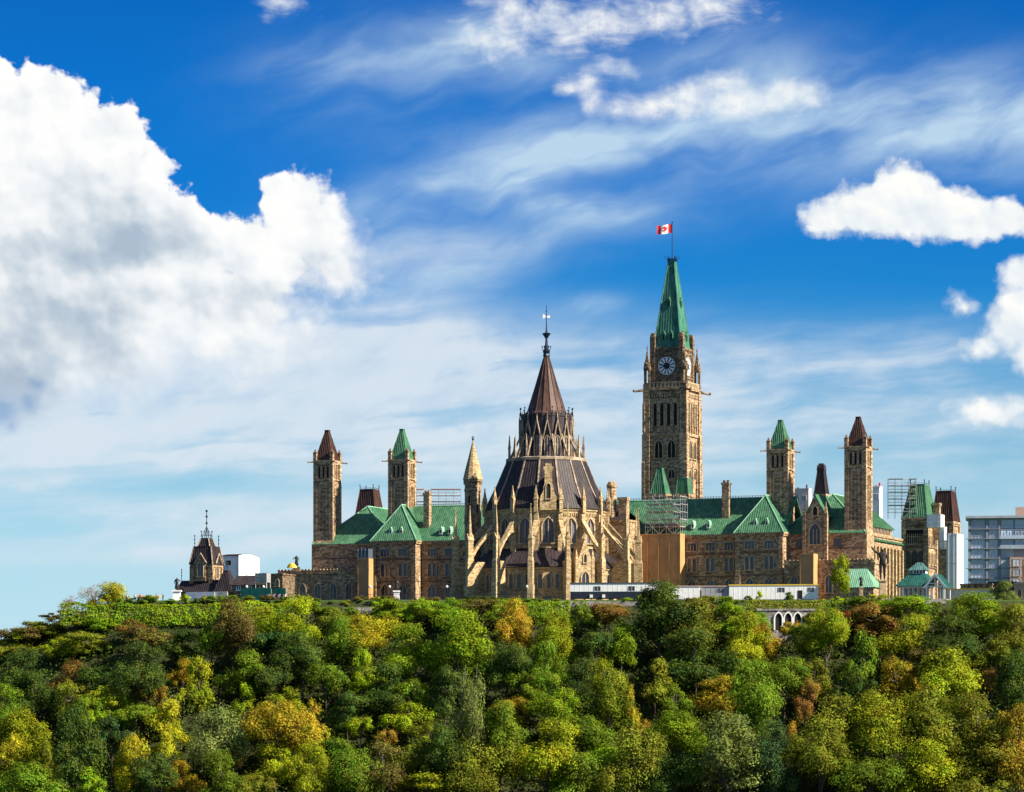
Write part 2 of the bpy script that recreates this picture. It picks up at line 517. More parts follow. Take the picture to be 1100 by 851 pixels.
def frame_mesh(name, w, h, bw, depth, mat, pointed=True, mull=0, sill=True, inset=0.02, tran=None):
    mb = MB()
    out = arch_outline(w + 2 * bw, h + bw, pointed)
    inn = arch_outline(w, h, pointed)
    n = len(out)
    y0, y1 = 0.05, -depth
    vs = [(x, y1, z) for x, z in out] + [(x, y1, z) for x, z in inn] + [(x, y0, z) for x, z in out] + [(x, y0, z) for x, z in inn]
    fs = []
    for i in range(n - 1):
        fs.append((i, n + i, n + i + 1, i + 1))                       # front ring
        fs.append((i, i + 1, 2*n + i + 1, 2*n + i))                   # outside
        fs.append((n + i, 3*n + i, 3*n + i + 1, n + i + 1))           # reveal
    fs += [(0, 2*n, 3*n, n), (n - 1, 2*n - 1, 4*n - 1, 3*n - 1)]
    mb.add(vs, fs)
    if sill:
        mb.box(-w/2 - bw * 1.5, w/2 + bw * 1.5, -depth - 0.12, 0.04, -0.28, 0.0)
    for j in range(mull):
        x = -w/2 + w * (j + 1) / (mull + 1)
        hh = h * (0.93 if mull % 2 == 1 and j == mull // 2 else 0.72)
        mb.box(x - 0.09, x + 0.09, -depth * 0.8, 0.03, 0.0, hh)
    if tran:
        mb.box(-w/2, w/2, -depth * 0.7, 0.02, tran - 0.08, tran + 0.08)
    return mb.mesh(name, mat)

def pane_mesh(name, w, h, mat, pointed=True):
    inn = arch_outline(w + 0.04, h, pointed)
    mb = MB()
    mb.add([(x, -0.03, z) for x, z in inn], [tuple(reversed(range(len(inn))))])
    return mb.mesh(name, mat)

_wc = {}
def window(parent, lx, ly, z, face=0.0, w=1.2, h=2.6, bw=0.28, depth=0.3, mull=1, pointed=True, mat=None, glass=None, name='window', tran=None, sill=True):
    """window on a wall of parent; face = rotation of the wall (0 = looks to local -y)"""
    key = (w, h, bw, depth, mull, pointed, mat.name, glass.name, tran, sill)
    if key not in _wc:
        _wc[key] = (frame_mesh('window', w, h, bw, depth, mat, pointed, mull, sill, tran=tran), pane_mesh('pane', w, h, glass, pointed))
    fm, pm = _wc[key]
    o = link(name, fm, parent, (lx, ly, z), face)
    link('pane', pm, o)
    return o

def copy_tree(o, parent=None):
    c = o.copy()
    COL.objects.link(c)
    if parent: c.parent = parent
    for ch in list(o.children):
        copy_tree(ch, c)
    return c
# ---------------------------------------------------------------- materials
def mat(name):
    m = bpy.data.materials.new(name)
    m.use_nodes = True
    q = NT(m.node_tree)
    b = q.n('ShaderNodeBsdfPrincipled')
    o = q.n('ShaderNodeOutputMaterial')
    q.t.links.new(b.outputs[0], o.inputs[0])
    return m, q, b

def stone(name, cols, block=(0.75, 0.75, 0.36), stain=0.45, rough=0.9, bump=0.5):
    m, q, b = mat(name)
    oc = q.n('ShaderNodeTexCoord').outputs['Object']
    p = q.v('DIVIDE', oc, block)
    vo = q.voro(p, 1.0, rnd=0.75)
    cell = q.sep(vo.outputs['Color'])[0]
    c = q.ramp(cell, [(i / (len(cols) - 1), x) for i, x in enumerate(cols)])
    big = q.noise(oc, 0.09, 4.0, 0.6)
    strk = q.noise(q.v('MULTIPLY', oc, (0.55, 0.55, 0.07)), 1.0, 4.0, 0.6)
    dark = q.m('MULTIPLY', q.ss(strk, 0.44, 0.72), q.ss(big, 0.35, 0.62))
    c = q.mix(q.m('MULTIPLY', dark, stain), c, (0.045, 0.036, 0.028))
    fine = q.noise(oc, 2.2, 3.0, 0.7)
    c = q.mix(0.55, c, q.ramp(fine, [(0.25, 0.25), (0.75, 0.95)]), 'OVERLAY')
    q.put(b.inputs['Base Color'], c)
    b.inputs['Roughness'].default_value = rough
    b.inputs['Specular IOR Level'].default_value = 0.2
    bp = q.n('ShaderNodeBump')
    bp.inputs['Strength'].default_value = bump
    bp.inputs['Distance'].default_value = 0.12
    q.put(bp.inputs['Height'], q.m('ADD', cell, fine))
    q.t.links.new(bp.outputs[0], b.inputs['Normal'])
    return m

M = {}
M['stone'] = stone('sandstone', [(0.142, 0.089, 0.053), (0.266, 0.176, 0.103), (0.382, 0.265, 0.158), (0.499, 0.379, 0.232)])
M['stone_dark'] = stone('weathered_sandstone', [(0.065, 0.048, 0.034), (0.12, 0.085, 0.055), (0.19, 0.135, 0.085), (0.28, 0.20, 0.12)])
M['stone_pale'] = stone('pale_sandstone', [(0.24, 0.165, 0.085), (0.37, 0.265, 0.14), (0.45, 0.335, 0.18), (0.53, 0.405, 0.23)], stain=0.4)
M['trim'] = stone('dressed_stone', [(0.30, 0.22, 0.13), (0.40, 0.30, 0.18), (0.48, 0.37, 0.23)], block=(1.4, 1.4, 0.6), stain=0.5, bump=0.2)
M['trim_dark'] = stone('sooty_dressed_stone', [(0.075, 0.058, 0.045), (0.13, 0.10, 0.075), (0.19, 0.145, 0.10)], block=(1.4, 1.4, 0.6), stain=0.5, bump=0.2)
M['lead'] = stone('grey_stone_rib', [(0.22, 0.165, 0.115), (0.32, 0.25, 0.18), (0.42, 0.34, 0.25)], block=(1.6, 1.6, 0.8), stain=0.35, bump=0.2)
M['limestone'] = stone('grey_limestone', [(0.16, 0.15, 0.14), (0.25, 0.235, 0.215), (0.36, 0.34, 0.31)], block=(0.9, 0.9, 0.45), stain=0.5)

def metalroof(name, cols, rough=0.6, metallic=0.0, sc=1.0, patch=0.5):
    m, q, b = mat(name)
    oc = q.n('ShaderNodeTexCoord').outputs['Object']
    n1 = q.noise(q.v('MULTIPLY', oc, (0.9, 0.9, 0.10)), sc, 5.0, 0.65)        # rain streaks down the slope
    n2 = q.noise(oc, 0.11 * sc, 4.0, 0.6)                                    # weathered patches
    sheet = q.sep(q.voro(q.v('DIVIDE', oc, (0.62, 0.62, 1.9)), 1.0, rnd=0.4).outputs['Color'])[0]
    f = sumup_(q, [q.m('MULTIPLY', n1, 0.55), q.m('MULTIPLY', n2, 0.35), q.m('MULTIPLY', sheet, 0.14)])
    c = q.ramp(f, [(0.38 + 0.24 * i / (len(cols) - 1), x) for i, x in enumerate(cols)])
    st = q.ss(n1, 0.55, 0.78)
    c = q.mix(q.m('MULTIPLY', st, patch), c, tuple(x * 0.35 for x in cols[0]))
    q.put(b.inputs['Base Color'], c)
    b.inputs['Roughness'].default_value = rough
    b.inputs['Metallic'].default_value = metallic
    b.inputs['Specular IOR Level'].default_value = 0.3
    return m
def sumup_(q, vals):
    o = vals[0]
    for v in vals[1:]:
        o = q.m('ADD', o, v)
    return o
M['copper_spire'] = metalroof('green_copper_spire', [(0.022, 0.10, 0.068), (0.04, 0.16, 0.11), (0.075, 0.24, 0.165)])
M['copper'] = metalroof('green_copper', [(0.036, 0.125, 0.062), (0.060, 0.180, 0.094), (0.105, 0.255, 0.142)])
M['copper_dark'] = metalroof('dark_green_copper', [(0.012, 0.075, 0.062), (0.02, 0.12, 0.098), (0.03, 0.17, 0.14)])
M['copper_pale'] = metalroof('pale_green_copper', [(0.13, 0.33, 0.22), (0.22, 0.45, 0.30), (0.30, 0.52, 0.36)])
M['copper_grey'] = metalroof('grey_green_copper', [(0.06, 0.15, 0.145), (0.10, 0.23, 0.22), (0.16, 0.32, 0.30)])
M['slate'] = metalroof('dark_slate', [(0.018, 0.014, 0.018), (0.032, 0.024, 0.028), (0.055, 0.04, 0.042)], rough=0.55)
M['brown_roof'] = metalroof('brown_copper', [(0.035, 0.016, 0.012), (0.062, 0.028, 0.020), (0.10, 0.048, 0.034)], rough=0.5)
M['rust_roof'] = metalroof('russet_copper', [(0.040, 0.020, 0.017), (0.066, 0.034, 0.026), (0.105, 0.058, 0.042)], rough=0.55, metallic=0.1)

def plain(name, col, rough=0.6, metallic=0.0, var=0.12, sc=0.6, spec=0.4):
    m, q, b = mat(name)
    oc = q.n('ShaderNodeTexCoord').outputs['Object']
    n1 = q.noise(oc, sc, 5.0, 0.6)
    lo = tuple(max(0.0, x * (1 - 2 * var)) for x in col)
    hi = tuple(min(1.0, x * (1 + var)) for x in col)
    q.put(b.inputs['Base Color'], q.ramp(n1, [(0.25, lo), (0.7, hi)]))
    b.inputs['Roughness'].default_value = rough
    b.inputs['Metallic'].default_value = metallic
    b.inputs['Specular IOR Level'].default_value = spec
    return m
M['iron'] = plain('dark_iron', (0.022, 0.026, 0.034), 0.45, 0.3)
M['blue_iron'] = plain('blue_black_iron', (0.015, 0.028, 0.06), 0.4, 0.3)
M['steel'] = plain('galvanised_tube', (0.55, 0.56, 0.57), 0.5, 0.1)
M['white'] = plain('white_paint', (0.84, 0.84, 0.83), 0.6, var=0.06)
M['cream'] = plain('cream_sheet', (0.74, 0.68, 0.55), 0.7, var=0.10)
M['yellow'] = plain('yellow_paint', (0.75, 0.50, 0.05), 0.5)
M['ply'] = plain('orange_plywood', (0.50, 0.27, 0.125), 0.75, var=0.16, sc=0.3)
M['ply_pale'] = plain('pale_plywood', (0.55, 0.30, 0.12), 0.75, var=0.12, sc=0.3)
M['navy'] = plain('dark_blue_panel', (0.015, 0.02, 0.035), 0.5)
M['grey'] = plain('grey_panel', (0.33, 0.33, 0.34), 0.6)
M['dkgrey'] = plain('dark_grey_panel', (0.06, 0.06, 0.068), 0.6)
M['green_net'] = plain('green_netting', (0.03, 0.22, 0.15), 0.8, var=0.2)
M['bronze'] = plain('dark_bronze', (0.03, 0.026, 0.022), 0.45, 0.4)
M['red'] = plain('red_cloth', (0.62, 0.012, 0.016), 0.7, var=0.05)
M['flagwhite'] = plain('white_cloth', (0.85, 0.85, 0.85), 0.7, var=0.02)
M['redpaint'] = plain('red_paint', (0.45, 0.03, 0.025), 0.5)
M['clock_white'] = plain('clock_enamel', (0.80, 0.80, 0.80), 0.4, var=0.02)
M['clock_black'] = plain('clock_black', (0.012, 0.012, 0.014), 0.4)
M['bark'] = plain('bark', (0.085, 0.065, 0.05), 0.9, var=0.3, sc=3.0)
M['bark_pale'] = plain('pale_bark', (0.34, 0.31, 0.28), 0.9, var=0.3, sc=3.0)
M['asphalt'] = plain('asphalt', (0.05, 0.05, 0.05), 0.9)
M['balcony'] = plain('balcony_panel', (0.36, 0.39, 0.46), 0.5)
M['brick_pale'] = plain('salmon_brick', (0.46, 0.32, 0.25), 0.9, var=0.2, sc=2.0)
M['skin'] = plain('skin', (0.45, 0.28, 0.20), 0.6)
for i, cc in enumerate([(0.5, 0.04, 0.04), (0.05, 0.09, 0.3), (0.6, 0.6, 0.6), (0.03, 0.03, 0.035), (0.55, 0.35, 0.06)]):
    M['cloth%d' % i] = plain('jacket', cc, 0.8)

def glassy(name, col, rough=0.12, var=0.5, cell=2.0):
    m, q, b = mat(name)
    oi = q.n('ShaderNodeObjectInfo')
    oc = q.n('ShaderNodeTexCoord').outputs['Object']
    n1 = q.noise(q.v('ADD', oc, q.v('SCALE', oi.outputs['Location'], scale=3.1)), cell, 2.0, 0.5)
    lo = tuple(x * (1 - var) for x in col)
    hi = tuple(x * (1 + var) for x in col)
    q.put(b.inputs['Base Color'], q.ramp(q.m('ADD', q.m('MULTIPLY', n1, 0.5), q.m('MULTIPLY', oi.outputs['Random'], 0.5)), [(0.25, lo), (0.75, hi)]))
    b.inputs['Roughness'].default_value = rough
    b.inputs['Specular IOR Level'].default_value = 0.5
    return m
M['glass'] = glassy('dark_window_glass', (0.06, 0.06, 0.082))
M['glass_lead'] = glassy('leaded_glass', (0.10, 0.10, 0.115), rough=0.35)
M['void'] = glassy('opening_shade_and_louvre', (0.012, 0.010, 0.010), rough=0.9)  # near-black pane stands for the shade inside openings; also doors and louvres
M['glass_blue'] = glassy('blue_curtain_glass', (0.42, 0.50, 0.62), rough=0.15, var=0.35)
M['louvre'] = glassy('blue_grey_louvre', (0.05, 0.075, 0.10), rough=0.5)

# foliage: colour comes from the tree (object colour), each leaf a little different
def foliage(name):
    m, q, b = mat(name)
    oi = q.n('ShaderNodeObjectInfo')
    geo = q.n('ShaderNodeNewGeometry')
    rnd = geo.outputs['Random Per Island']
    hs = q.n('ShaderNodeHueSaturation')
    oc = q.n('ShaderNodeTexCoord').outputs['Object']
    n1 = q.noise(q.v('ADD', oc, q.v('SCALE', oi.outputs['Location'], scale=0.37)), 0.16, 2.0, 0.5)
    n2 = q.noise(q.v('ADD', oc, q.v('SCALE', oi.outputs['Location'], scale=0.61)), 0.28, 2.0, 0.5)
    hue = q.m('ADD', q.m('MULTIPLY', q.m('SUBTRACT', rnd, 0.5), 0.05), q.m('MULTIPLY', q.m('SUBTRACT', n2, 0.5), 0.12))
    q.put(hs.inputs['Hue'], q.m('ADD', 0.5, hue))
    val = q.m('MULTIPLY', q.m('ADD', 0.62, q.m('MULTIPLY', rnd, 0.95)), q.ss(n1, 0.3, 0.7, 0.68, 1.3))
    q.put(hs.inputs['Value'], val)
    hs.inputs['Saturation'].default_value = 1.0
    # patches of a crown that have not turned yet
    n3 = q.noise(q.v('ADD', oc, q.v('SCALE', oi.outputs['Location'], scale=0.83)), 0.34, 2.0, 0.5)
    turn = q.m('MULTIPLY', q.ss(n3, 0.46, 0.62), 0.38)
    q.put(hs.inputs['Color'], q.mix(turn, oi.outputs['Color'], (0.165, 0.215, 0.012)))
    q.put(b.inputs['Base Color'], hs.outputs[0])
    b.inputs['Roughness'].default_value = 0.6
    b.inputs['Specular IOR Level'].default_value = 0.12
    tr = q.n('ShaderNodeBsdfTranslucent')
    q.put(tr.inputs[0], hs.outputs[0])
    mx = q.n('ShaderNodeMixShader')
    mx.inputs[0].default_value = 0.36
    q.t.links.new(b.outputs[0], mx.inputs[1])
    q.t.links.new(tr.outputs[0], mx.inputs[2])
    out = [nd for nd in q.t.nodes if nd.type == 'OUTPUT_MATERIAL'][0]
    q.t.links.new(mx.outputs[0], out.inputs[0])
    return m
M['leaf'] = foliage('foliage')

def ground_mat():
    m, q, b = mat('hill_ground')
    oc = q.n('ShaderNodeTexCoord').outputs['Object']
    n1 = q.noise(oc, 0.08, 6.0, 0.6)
    n2 = q.noise(oc, 1.3, 4.0, 0.6)
    c = q.ramp(q.m('ADD', q.m('MULTIPLY', n1, 0.6), q.m('MULTIPLY', n2, 0.4)), [(0.3, (0.018, 0.022, 0.010)), (0.5, (0.035, 0.045, 0.015)), (0.7, (0.06, 0.055, 0.03))])
    z = q.sep(oc)[2]
    lawn = q.ss(z, -0.8, -0.1)
    c = q.mix(lawn, c, q.ramp(n2, [(0.3, (0.035, 0.075, 0.018)), (0.7, (0.07, 0.12, 0.03))]))
    q.put(b.inputs['Base Color'], c)
    b.inputs['Roughness'].default_value = 1.0
    b.inputs['Specular IOR Level'].default_value = 0.1
    return m
M['ground'] = ground_mat()
def water_mat():
    m, q, b = mat('river_water')
    oc = q.n('ShaderNodeTexCoord').outputs['Object']
    b.inputs['Base Color'].default_value = (0.02, 0.035, 0.045, 1)
    b.inputs['Roughness'].default_value = 0.12
    bp = q.n('ShaderNodeBump')
    bp.inputs['Strength'].default_value = 0.35
    bp.inputs['Distance'].default_value = 0.3
    q.put(bp.inputs['Height'], q.noise(q.v('MULTIPLY', oc, (0.3, 0.12, 1)), 1.0, 5.0, 0.6))
    q.t.links.new(bp.outputs[0], b.inputs['Normal'])
    return m
M['water'] = water_mat()
# ---------------------------------------------------------------- terrain
def smooth(a, b, x):
    t = max(0.0, min(1.0, (x - a) / (b - a)))
    return t * t * (3 - 2 * t)
EDGE = 946.0
def top_z(X):
    """height of the hilltop along the edge; it falls away to the left"""
    return -9.0 * smooth(-98, -130, X) - 40.0 * smooth(-122, -215, X)
def terr(X, Y):
    t = top_z(X) - 8.0 * smooth(-92, -140, X) * smooth(960, 1100, Y) 
    wob = 6.0 * noise.noise(Vector((X * 0.013, 3.3, 0.0))) + 2.0 * noise.noise(Vector((X * 0.05, 9.3, 0.0)))
    e = EDGE + 0.3 * wob
    foot = 866.0 + wob
    f = (Y - foot) / (e - foot)
    f = max(0.0, min(1.0, f))
    prof = 0.10 * f + 0.90 * (f ** 1.15)
    z = -57.0 + (t + 57.0) * prof
    if 0 < f < 1:
        z += 2.2 * math.sin(math.pi * f) * noise.noise(Vector((X * 0.03, Y * 0.05, 1.0)))
    if Y < foot:
        z = -57.0 - min(8.0, (foot - Y) * 0.2)
    return z

xs = [-9000, -5000, -2500, -1200, -700, -450] + [-320 + 8 * i for i in range(81)] + [450, 700, 1200, 2500, 5000, 9000]
ys = [60, 400, 700, 820] + [850 + 4 * i for i in range(30)] + [975, 1000, 1050, 1100, 1200, 1400, 1800, 2600, 5000, 12000, 25000]
tm = MB()
nx = len(xs)
tm.v = [(x, y, terr(x, y)) for y in ys for x in xs]
tm.f = [(j * nx + i, j * nx + i + 1, (j + 1) * nx + i + 1, (j + 1) * nx + i) for j in range(len(ys) - 1) for i in range(nx - 1)]
props(tm.build('hill', M['ground'], smooth=True), kind='structure')
wm = MB()
wm.add([(-12000, -3000, -56), (12000, -3000, -56), (12000, 900, -56), (-12000, 900, -56)], [(0, 1, 2, 3)])
props(wm.build('river', M['water']), kind='structure')
pm = MB()
pm.add([(-95, 955, 0.03), (150, 955, 0.03), (150, 968, 0.03), (-95, 968, 0.03)], [(0, 1, 2, 3)])
props(pm.build('terrace_path', M['asphalt']), kind='structure')
# ---------------------------------------------------------------- library (round building with a conical roof)
def rotz(v, a):
    c, s = math.cos(a), math.sin(a)
    return (v[0] * c - v[1] * s, v[0] * s + v[1] * c, v[2])
def merge(dst, src, a=0.0, loc=(0, 0, 0)):
    dst.add([tuple(q + w for q, w in zip(rotz(v, a), loc)) for v in src.v], src.f)
    return dst
def gable_prism(mb, w, z0, z1, zt, y0, y1, cx=0.0):
    """a house-shaped block, gable looking to -y"""
    a = [(cx - w/2, z0), (cx + w/2, z0), (cx + w/2, z1), (cx, zt), (cx - w/2, z1)]
    n = len(a)
    mb.add([(x, y0, z) for x, z in a] + [(x, y1, z) for x, z in a],
           [tuple(range(n)), tuple(reversed(range(n, 2*n)))] + [(i, n + i, n + (i+1) % n, (i+1) % n) for i in range(n)])
    return mb
def extrude_y(mb, prof, y0, y1):
    n = len(prof)
    mb.add([(x, y0, z) for x, z in prof] + [(x, y1, z) for x, z in prof],
           [tuple(range(n)), tuple(reversed(range(n, 2*n)))] + [(i, n + i, n + (i+1) % n, (i+1) % n) for i in range(n)])
    return mb
def pinnacle(mb, cx, cy, w, z0, z1, zt, rz=0.0, knob=True):
    mb.cbox(cx, cy, w, w, z0, z1, rz)
    mb.cbox(cx, cy, w * 1.25, w * 1.25, z1, z1 + 0.22, rz)
    mb.pyr(cx, cy, w * 1.05, z1 + 0.22, 0.12, zt, rz=rz)
    if knob:
        mb.ball((cx, cy, zt), w * 0.2, 6, 4)
    for s in (0, 1, 2, 3):       # little gablets at the spire's foot
        g = MB()
        g.add([(-w * .5, -w * .62, z1 + .2), (w * .5, -w * .62, z1 + .2), (0, -w * .62, z1 + .2 + w), (0, -w * .1, z1 + .2 + w)], [(0, 1, 2), (1, 3, 2), (0, 2, 3)])
        merge(mb, g, rz + s * math.pi / 2, (cx, cy, 0))
    return mb

lib = thing('parliament_library', 'round stone library with flying buttresses and a tall conical brown roof', 'library', (ORG[0], ORG[1], 0))
N16 = 16
PH0 = R(12.5)
def fa(i): return PH0 + 2 * math.pi * i / N16            # pier / corner angles from the view direction
def ffa(i): return PH0 + 2 * math.pi * (i - 0.5) / N16   # face angles
def ring(r, off=PH0):
    return [(r * math.sin(off + 2 * math.pi * i / N16), -r * math.cos(off + 2 * math.pi * i / N16)) for i in range(N16)]
VIS = [i for i in range(N16) if math.cos(ffa(i)) > -0.35]

w = MB()
w.loft([(ring(20.9), 0), (ring(20.9), 2.6), (ring(20.4), 2.9), (ring(20.4), 9.3), (ring(20.85), 9.5), (ring(20.85), 10.1)])
w.loft([(ring(15.9), 9), (ring(15.9), 24.3), (ring(16.25), 24.5), (ring(16.25), 25.0), (ring(16.6), 25.2), (ring(16.6), 25.75)])
for i in range(N16):                                     # corbel blocks below both cornices, corner strips
    a = ffa(i)
    for q in range(-4, 5):
        s = MB().box(-0.16, 0.16, -16.15, -15.5, 23.8, 24.45)
        merge(w, MB().box(q * .62 - .15, q * .62 + .15, -15.95, -15.3, 23.75, 24.45), a)
    merge(w, MB().box(-2.95, 2.95, -15.78, -15.4, 15.2, 15.55), a)
    merge(w, MB().box(-0.75, 0.75, -16.75, -15.5, 9.6, 22.4), fa(i))
    merge(w, MB().box(-0.6, 0.6, -16.95, -15.5, 22.4, 25.0), fa(i))
w.build('wall', M['stone_pale'], lib)

lr = MB()
for i in range(N16):
    a, b = ring(21.2), ring(15.9)
    j = (i + 1) % N16
    lr.roof([(*a[i], 10.05), (*a[j], 10.05), (*b[j], 15.2), (*b[i], 15.2)], 0.2, 0.9)
lr.build('aisle_roof', M['slate'], lib)
mr = MB()
A, B, C = ring(17.0), ring(13.4), ring(10.7)
for i in range(N16):
    j = (i + 1) % N16
    mr.roof([(*A[i], 25.8), (*A[j], 25.8), (*B[j], 32.8), (*B[i], 32.8)], 0.2, 0.72)
    mr.roof([(*B[i], 32.8), (*B[j], 32.8), (*C[j], 39.2), (*C[i], 39.2)], 0.2, 0.72)
mr.build('main_roof', M['slate'], lib)
for i in range(N16):
    rb = MB()
    for (r0, z0), (r1, z1) in (((17.05, 25.9), (13.45, 32.9)), ((13.45, 32.9), (10.7, 39.4))):
        q = MB()
        q.add([(-.19, -r0 - .1, z0), (.19, -r0 - .1, z0), (.19, -r1 - .1, z1), (-.19, -r1 - .1, z1), (-.19, -r0 + .5, z0 - .3), (.19, -r0 + .5, z0 - .3), (.19, -r1 + .5, z1 - .3), (-.19, -r1 + .5, z1 - .3)],
              [(0, 1, 2, 3), (1, 5, 6, 2), (5, 4, 7, 6), (4, 0, 3, 7), (0, 4, 5, 1), (3, 2, 6, 7)])
        merge(rb, q, fa(i))
    rb.build('roof_rib', M['lead'], lib)
for i in range(N16):                                     # eaves pinnacles
    p = MB()
    merge(p, pinnacle(MB(), 0, -16.9, 0.95, 24.6, 28.0, 31.6), fa(i))
    p.build('eaves_pinnacle', M['stone_pale'], lib)

for i in range(N16):                                     # flying buttress = pier + flyer, each its own part
    p = MB()
    s = MB()
    s.box(-0.8, 0.8, -26.3, -23.6, 0, 5.2)
    s.box(-0.64, 0.64, -26.0, -23.8, 5.2, 11.5)
    s.add([(-.64, -26.0, 11.5), (.64, -26.0, 11.5), (.5, -25.7, 12.6), (-.5, -25.7, 12.6), (-.64, -23.8, 11.5), (.64, -23.8, 11.5), (.5, -24.1, 12.6), (-.5, -24.1, 12.6)],
          [(0, 1, 2, 3), (1, 5, 6, 2), (5, 4, 7, 6), (4, 0, 3, 7), (3, 2, 6, 7)])
    s.box(-0.5, 0.5, -25.7, -24.1, 12.5, 17.2)
    gable_prism(s, 1.2, 17.2, 17.5, 19.0, -25.85, -23.95)
    s.pyr(0, -24.9, 0.95, 17.3, 0.10, 26.2)
    s.ball((0, -24.9, 26.2), 0.22, 6, 4)
    merge(p, s, fa(i))
    p.build('buttress_pier', M['stone_pale'], lib)
    f = MB()
    s = MB()
    # solid sloping flyer with a curved soffit
    top = [(-24.2, 14.2), (-16.4, 23.0)]
    sof = [(-16.4, 19.6), (-18.6, 18.9), (-20.8, 17.0), (-22.8, 14.6), (-24.2, 12.2)]
    prof = top + sof
    n = len(prof)
    s.add([(-.42, y, z) for y, z in prof] + [(.42, y, z) for y, z in prof],
          [tuple(range(n)), tuple(reversed(range(n, 2*n)))] + [(q, n + q, n + (q+1) % n, (q+1) % n) for q in range(n)])
    s.add([(-.6, -24.3, 14.25), (.6, -24.3, 14.25), (.6, -16.3, 23.25), (-.6, -16.3, 23.25), (-.6, -24.3, 13.9), (.6, -24.3, 13.9), (.6, -16.3, 22.9), (-.6, -16.3, 22.9)],
          [(0, 1, 2, 3), (1, 5, 6, 2), (4, 0, 3, 7), (0, 4, 5, 1), (5, 4, 7, 6), (3, 2, 6, 7)])
    # spur wall on the aisle roof below
    s.box(-.35, .35, -23.9, -20.2, 2.0, 11.6)
    merge(f, s, fa(i))
    f.build('flying_buttress', M['stone_pale'], lib)

for i in VIS:
    a = ffa(i)
    sx, cy = math.sin(a), -math.cos(a)
    rr = 15.9 * math.cos(math.pi / N16)
    window(lib, rr * sx, rr * cy, 16.6, a, 2.9, 6.6, 0.45, 0.5, 1, True, M['trim'], M['glass_lead'])
    if i == 1: continue
    rr = 20.4 * math.cos(math.pi / N16)
    for q in (-2.3, 0, 2.3):
        window(lib, rr * sx + q * math.cos(a), rr * cy + q * math.sin(a), 4.4, a, 1.05, 3.9, 0.26, 0.3, 0, True, M['trim'], M['glass_lead'], name='lancet')
    window(lib, rr * sx * 1.025, rr * cy * 1.025, 0.6, a, 2.8, 1.4, 0.2, 0.25, 2, False, M['trim_dark'], M['glass'], name='cellar_window')

# stone gable on the roof above the middle face
d = MB(); s = MB()
extrude_y(s, [(-2.25, 25.2), (2.25, 25.2), (2.25, 28.2), (2.0, 29.0), (1.35, 30.3), (1.35, 31.2), (1.0, 32.3), (1.0, 35.6), (1.3, 35.9), (1.3, 36.6), (.85, 36.7), (.85, 37.5), (-.85, 37.5), (-.85, 36.7), (-1.3, 36.6), (-1.3, 35.9), (-1.0, 35.6), (-1.0, 32.3), (-1.35, 31.2), (-1.35, 30.3), (-2.0, 29.0), (-2.25, 28.2)], -16.75, -15.5)
s.box(-0.9, 0.9, -15.6, -12.6, 25.5, 34.2)
s.box(-1.9, 1.9, -15.6, -13.2, 25.5, 28.6)
merge(d, s, ffa(0) + 2 * math.pi / N16 * 0)
dm = d.build('stone_gable', M['stone_pale'], lib)
a = ffa(0)
window(dm, 16.75 * math.sin(a), -16.75 * math.cos(a), 28.2, a, 1.1, 4.0, 0.25, 0.2, 0, True, M['trim'], M['void'])

# gabled porch bay on the right of the aisle
d = MB(); s = MB()
gable_prism(s, 4.4, 0, 10.8, 17.4, -24.6, -19.5)
for q in (-1, 1):
    s.pyr(q * 2.35, -24.3, 0.9, 0, 0.8, 11.8)
    s.pyr(q * 2.35, -24.3, 0.85, 11.8, 0.1, 14.4)
s.pyr(0, -24.3, 0.5, 17.2, 0.1, 19.0)
a = ffa(1)
merge(d, s, a)
pb = d.build('porch', M['stone_pale'], lib)
window(pb, 24.6 * math.sin(a), -24.6 * math.cos(a), 3.4, a, 2.0, 5.2, 0.35, 0.35, 1, True, M['trim'], M['glass'])
window(pb, 24.6 * math.sin(a), -24.6 * math.cos(a), 11.0, a, 0.8, 2.2, 0.25, 0.25, 0, True, M['trim'], M['void'])

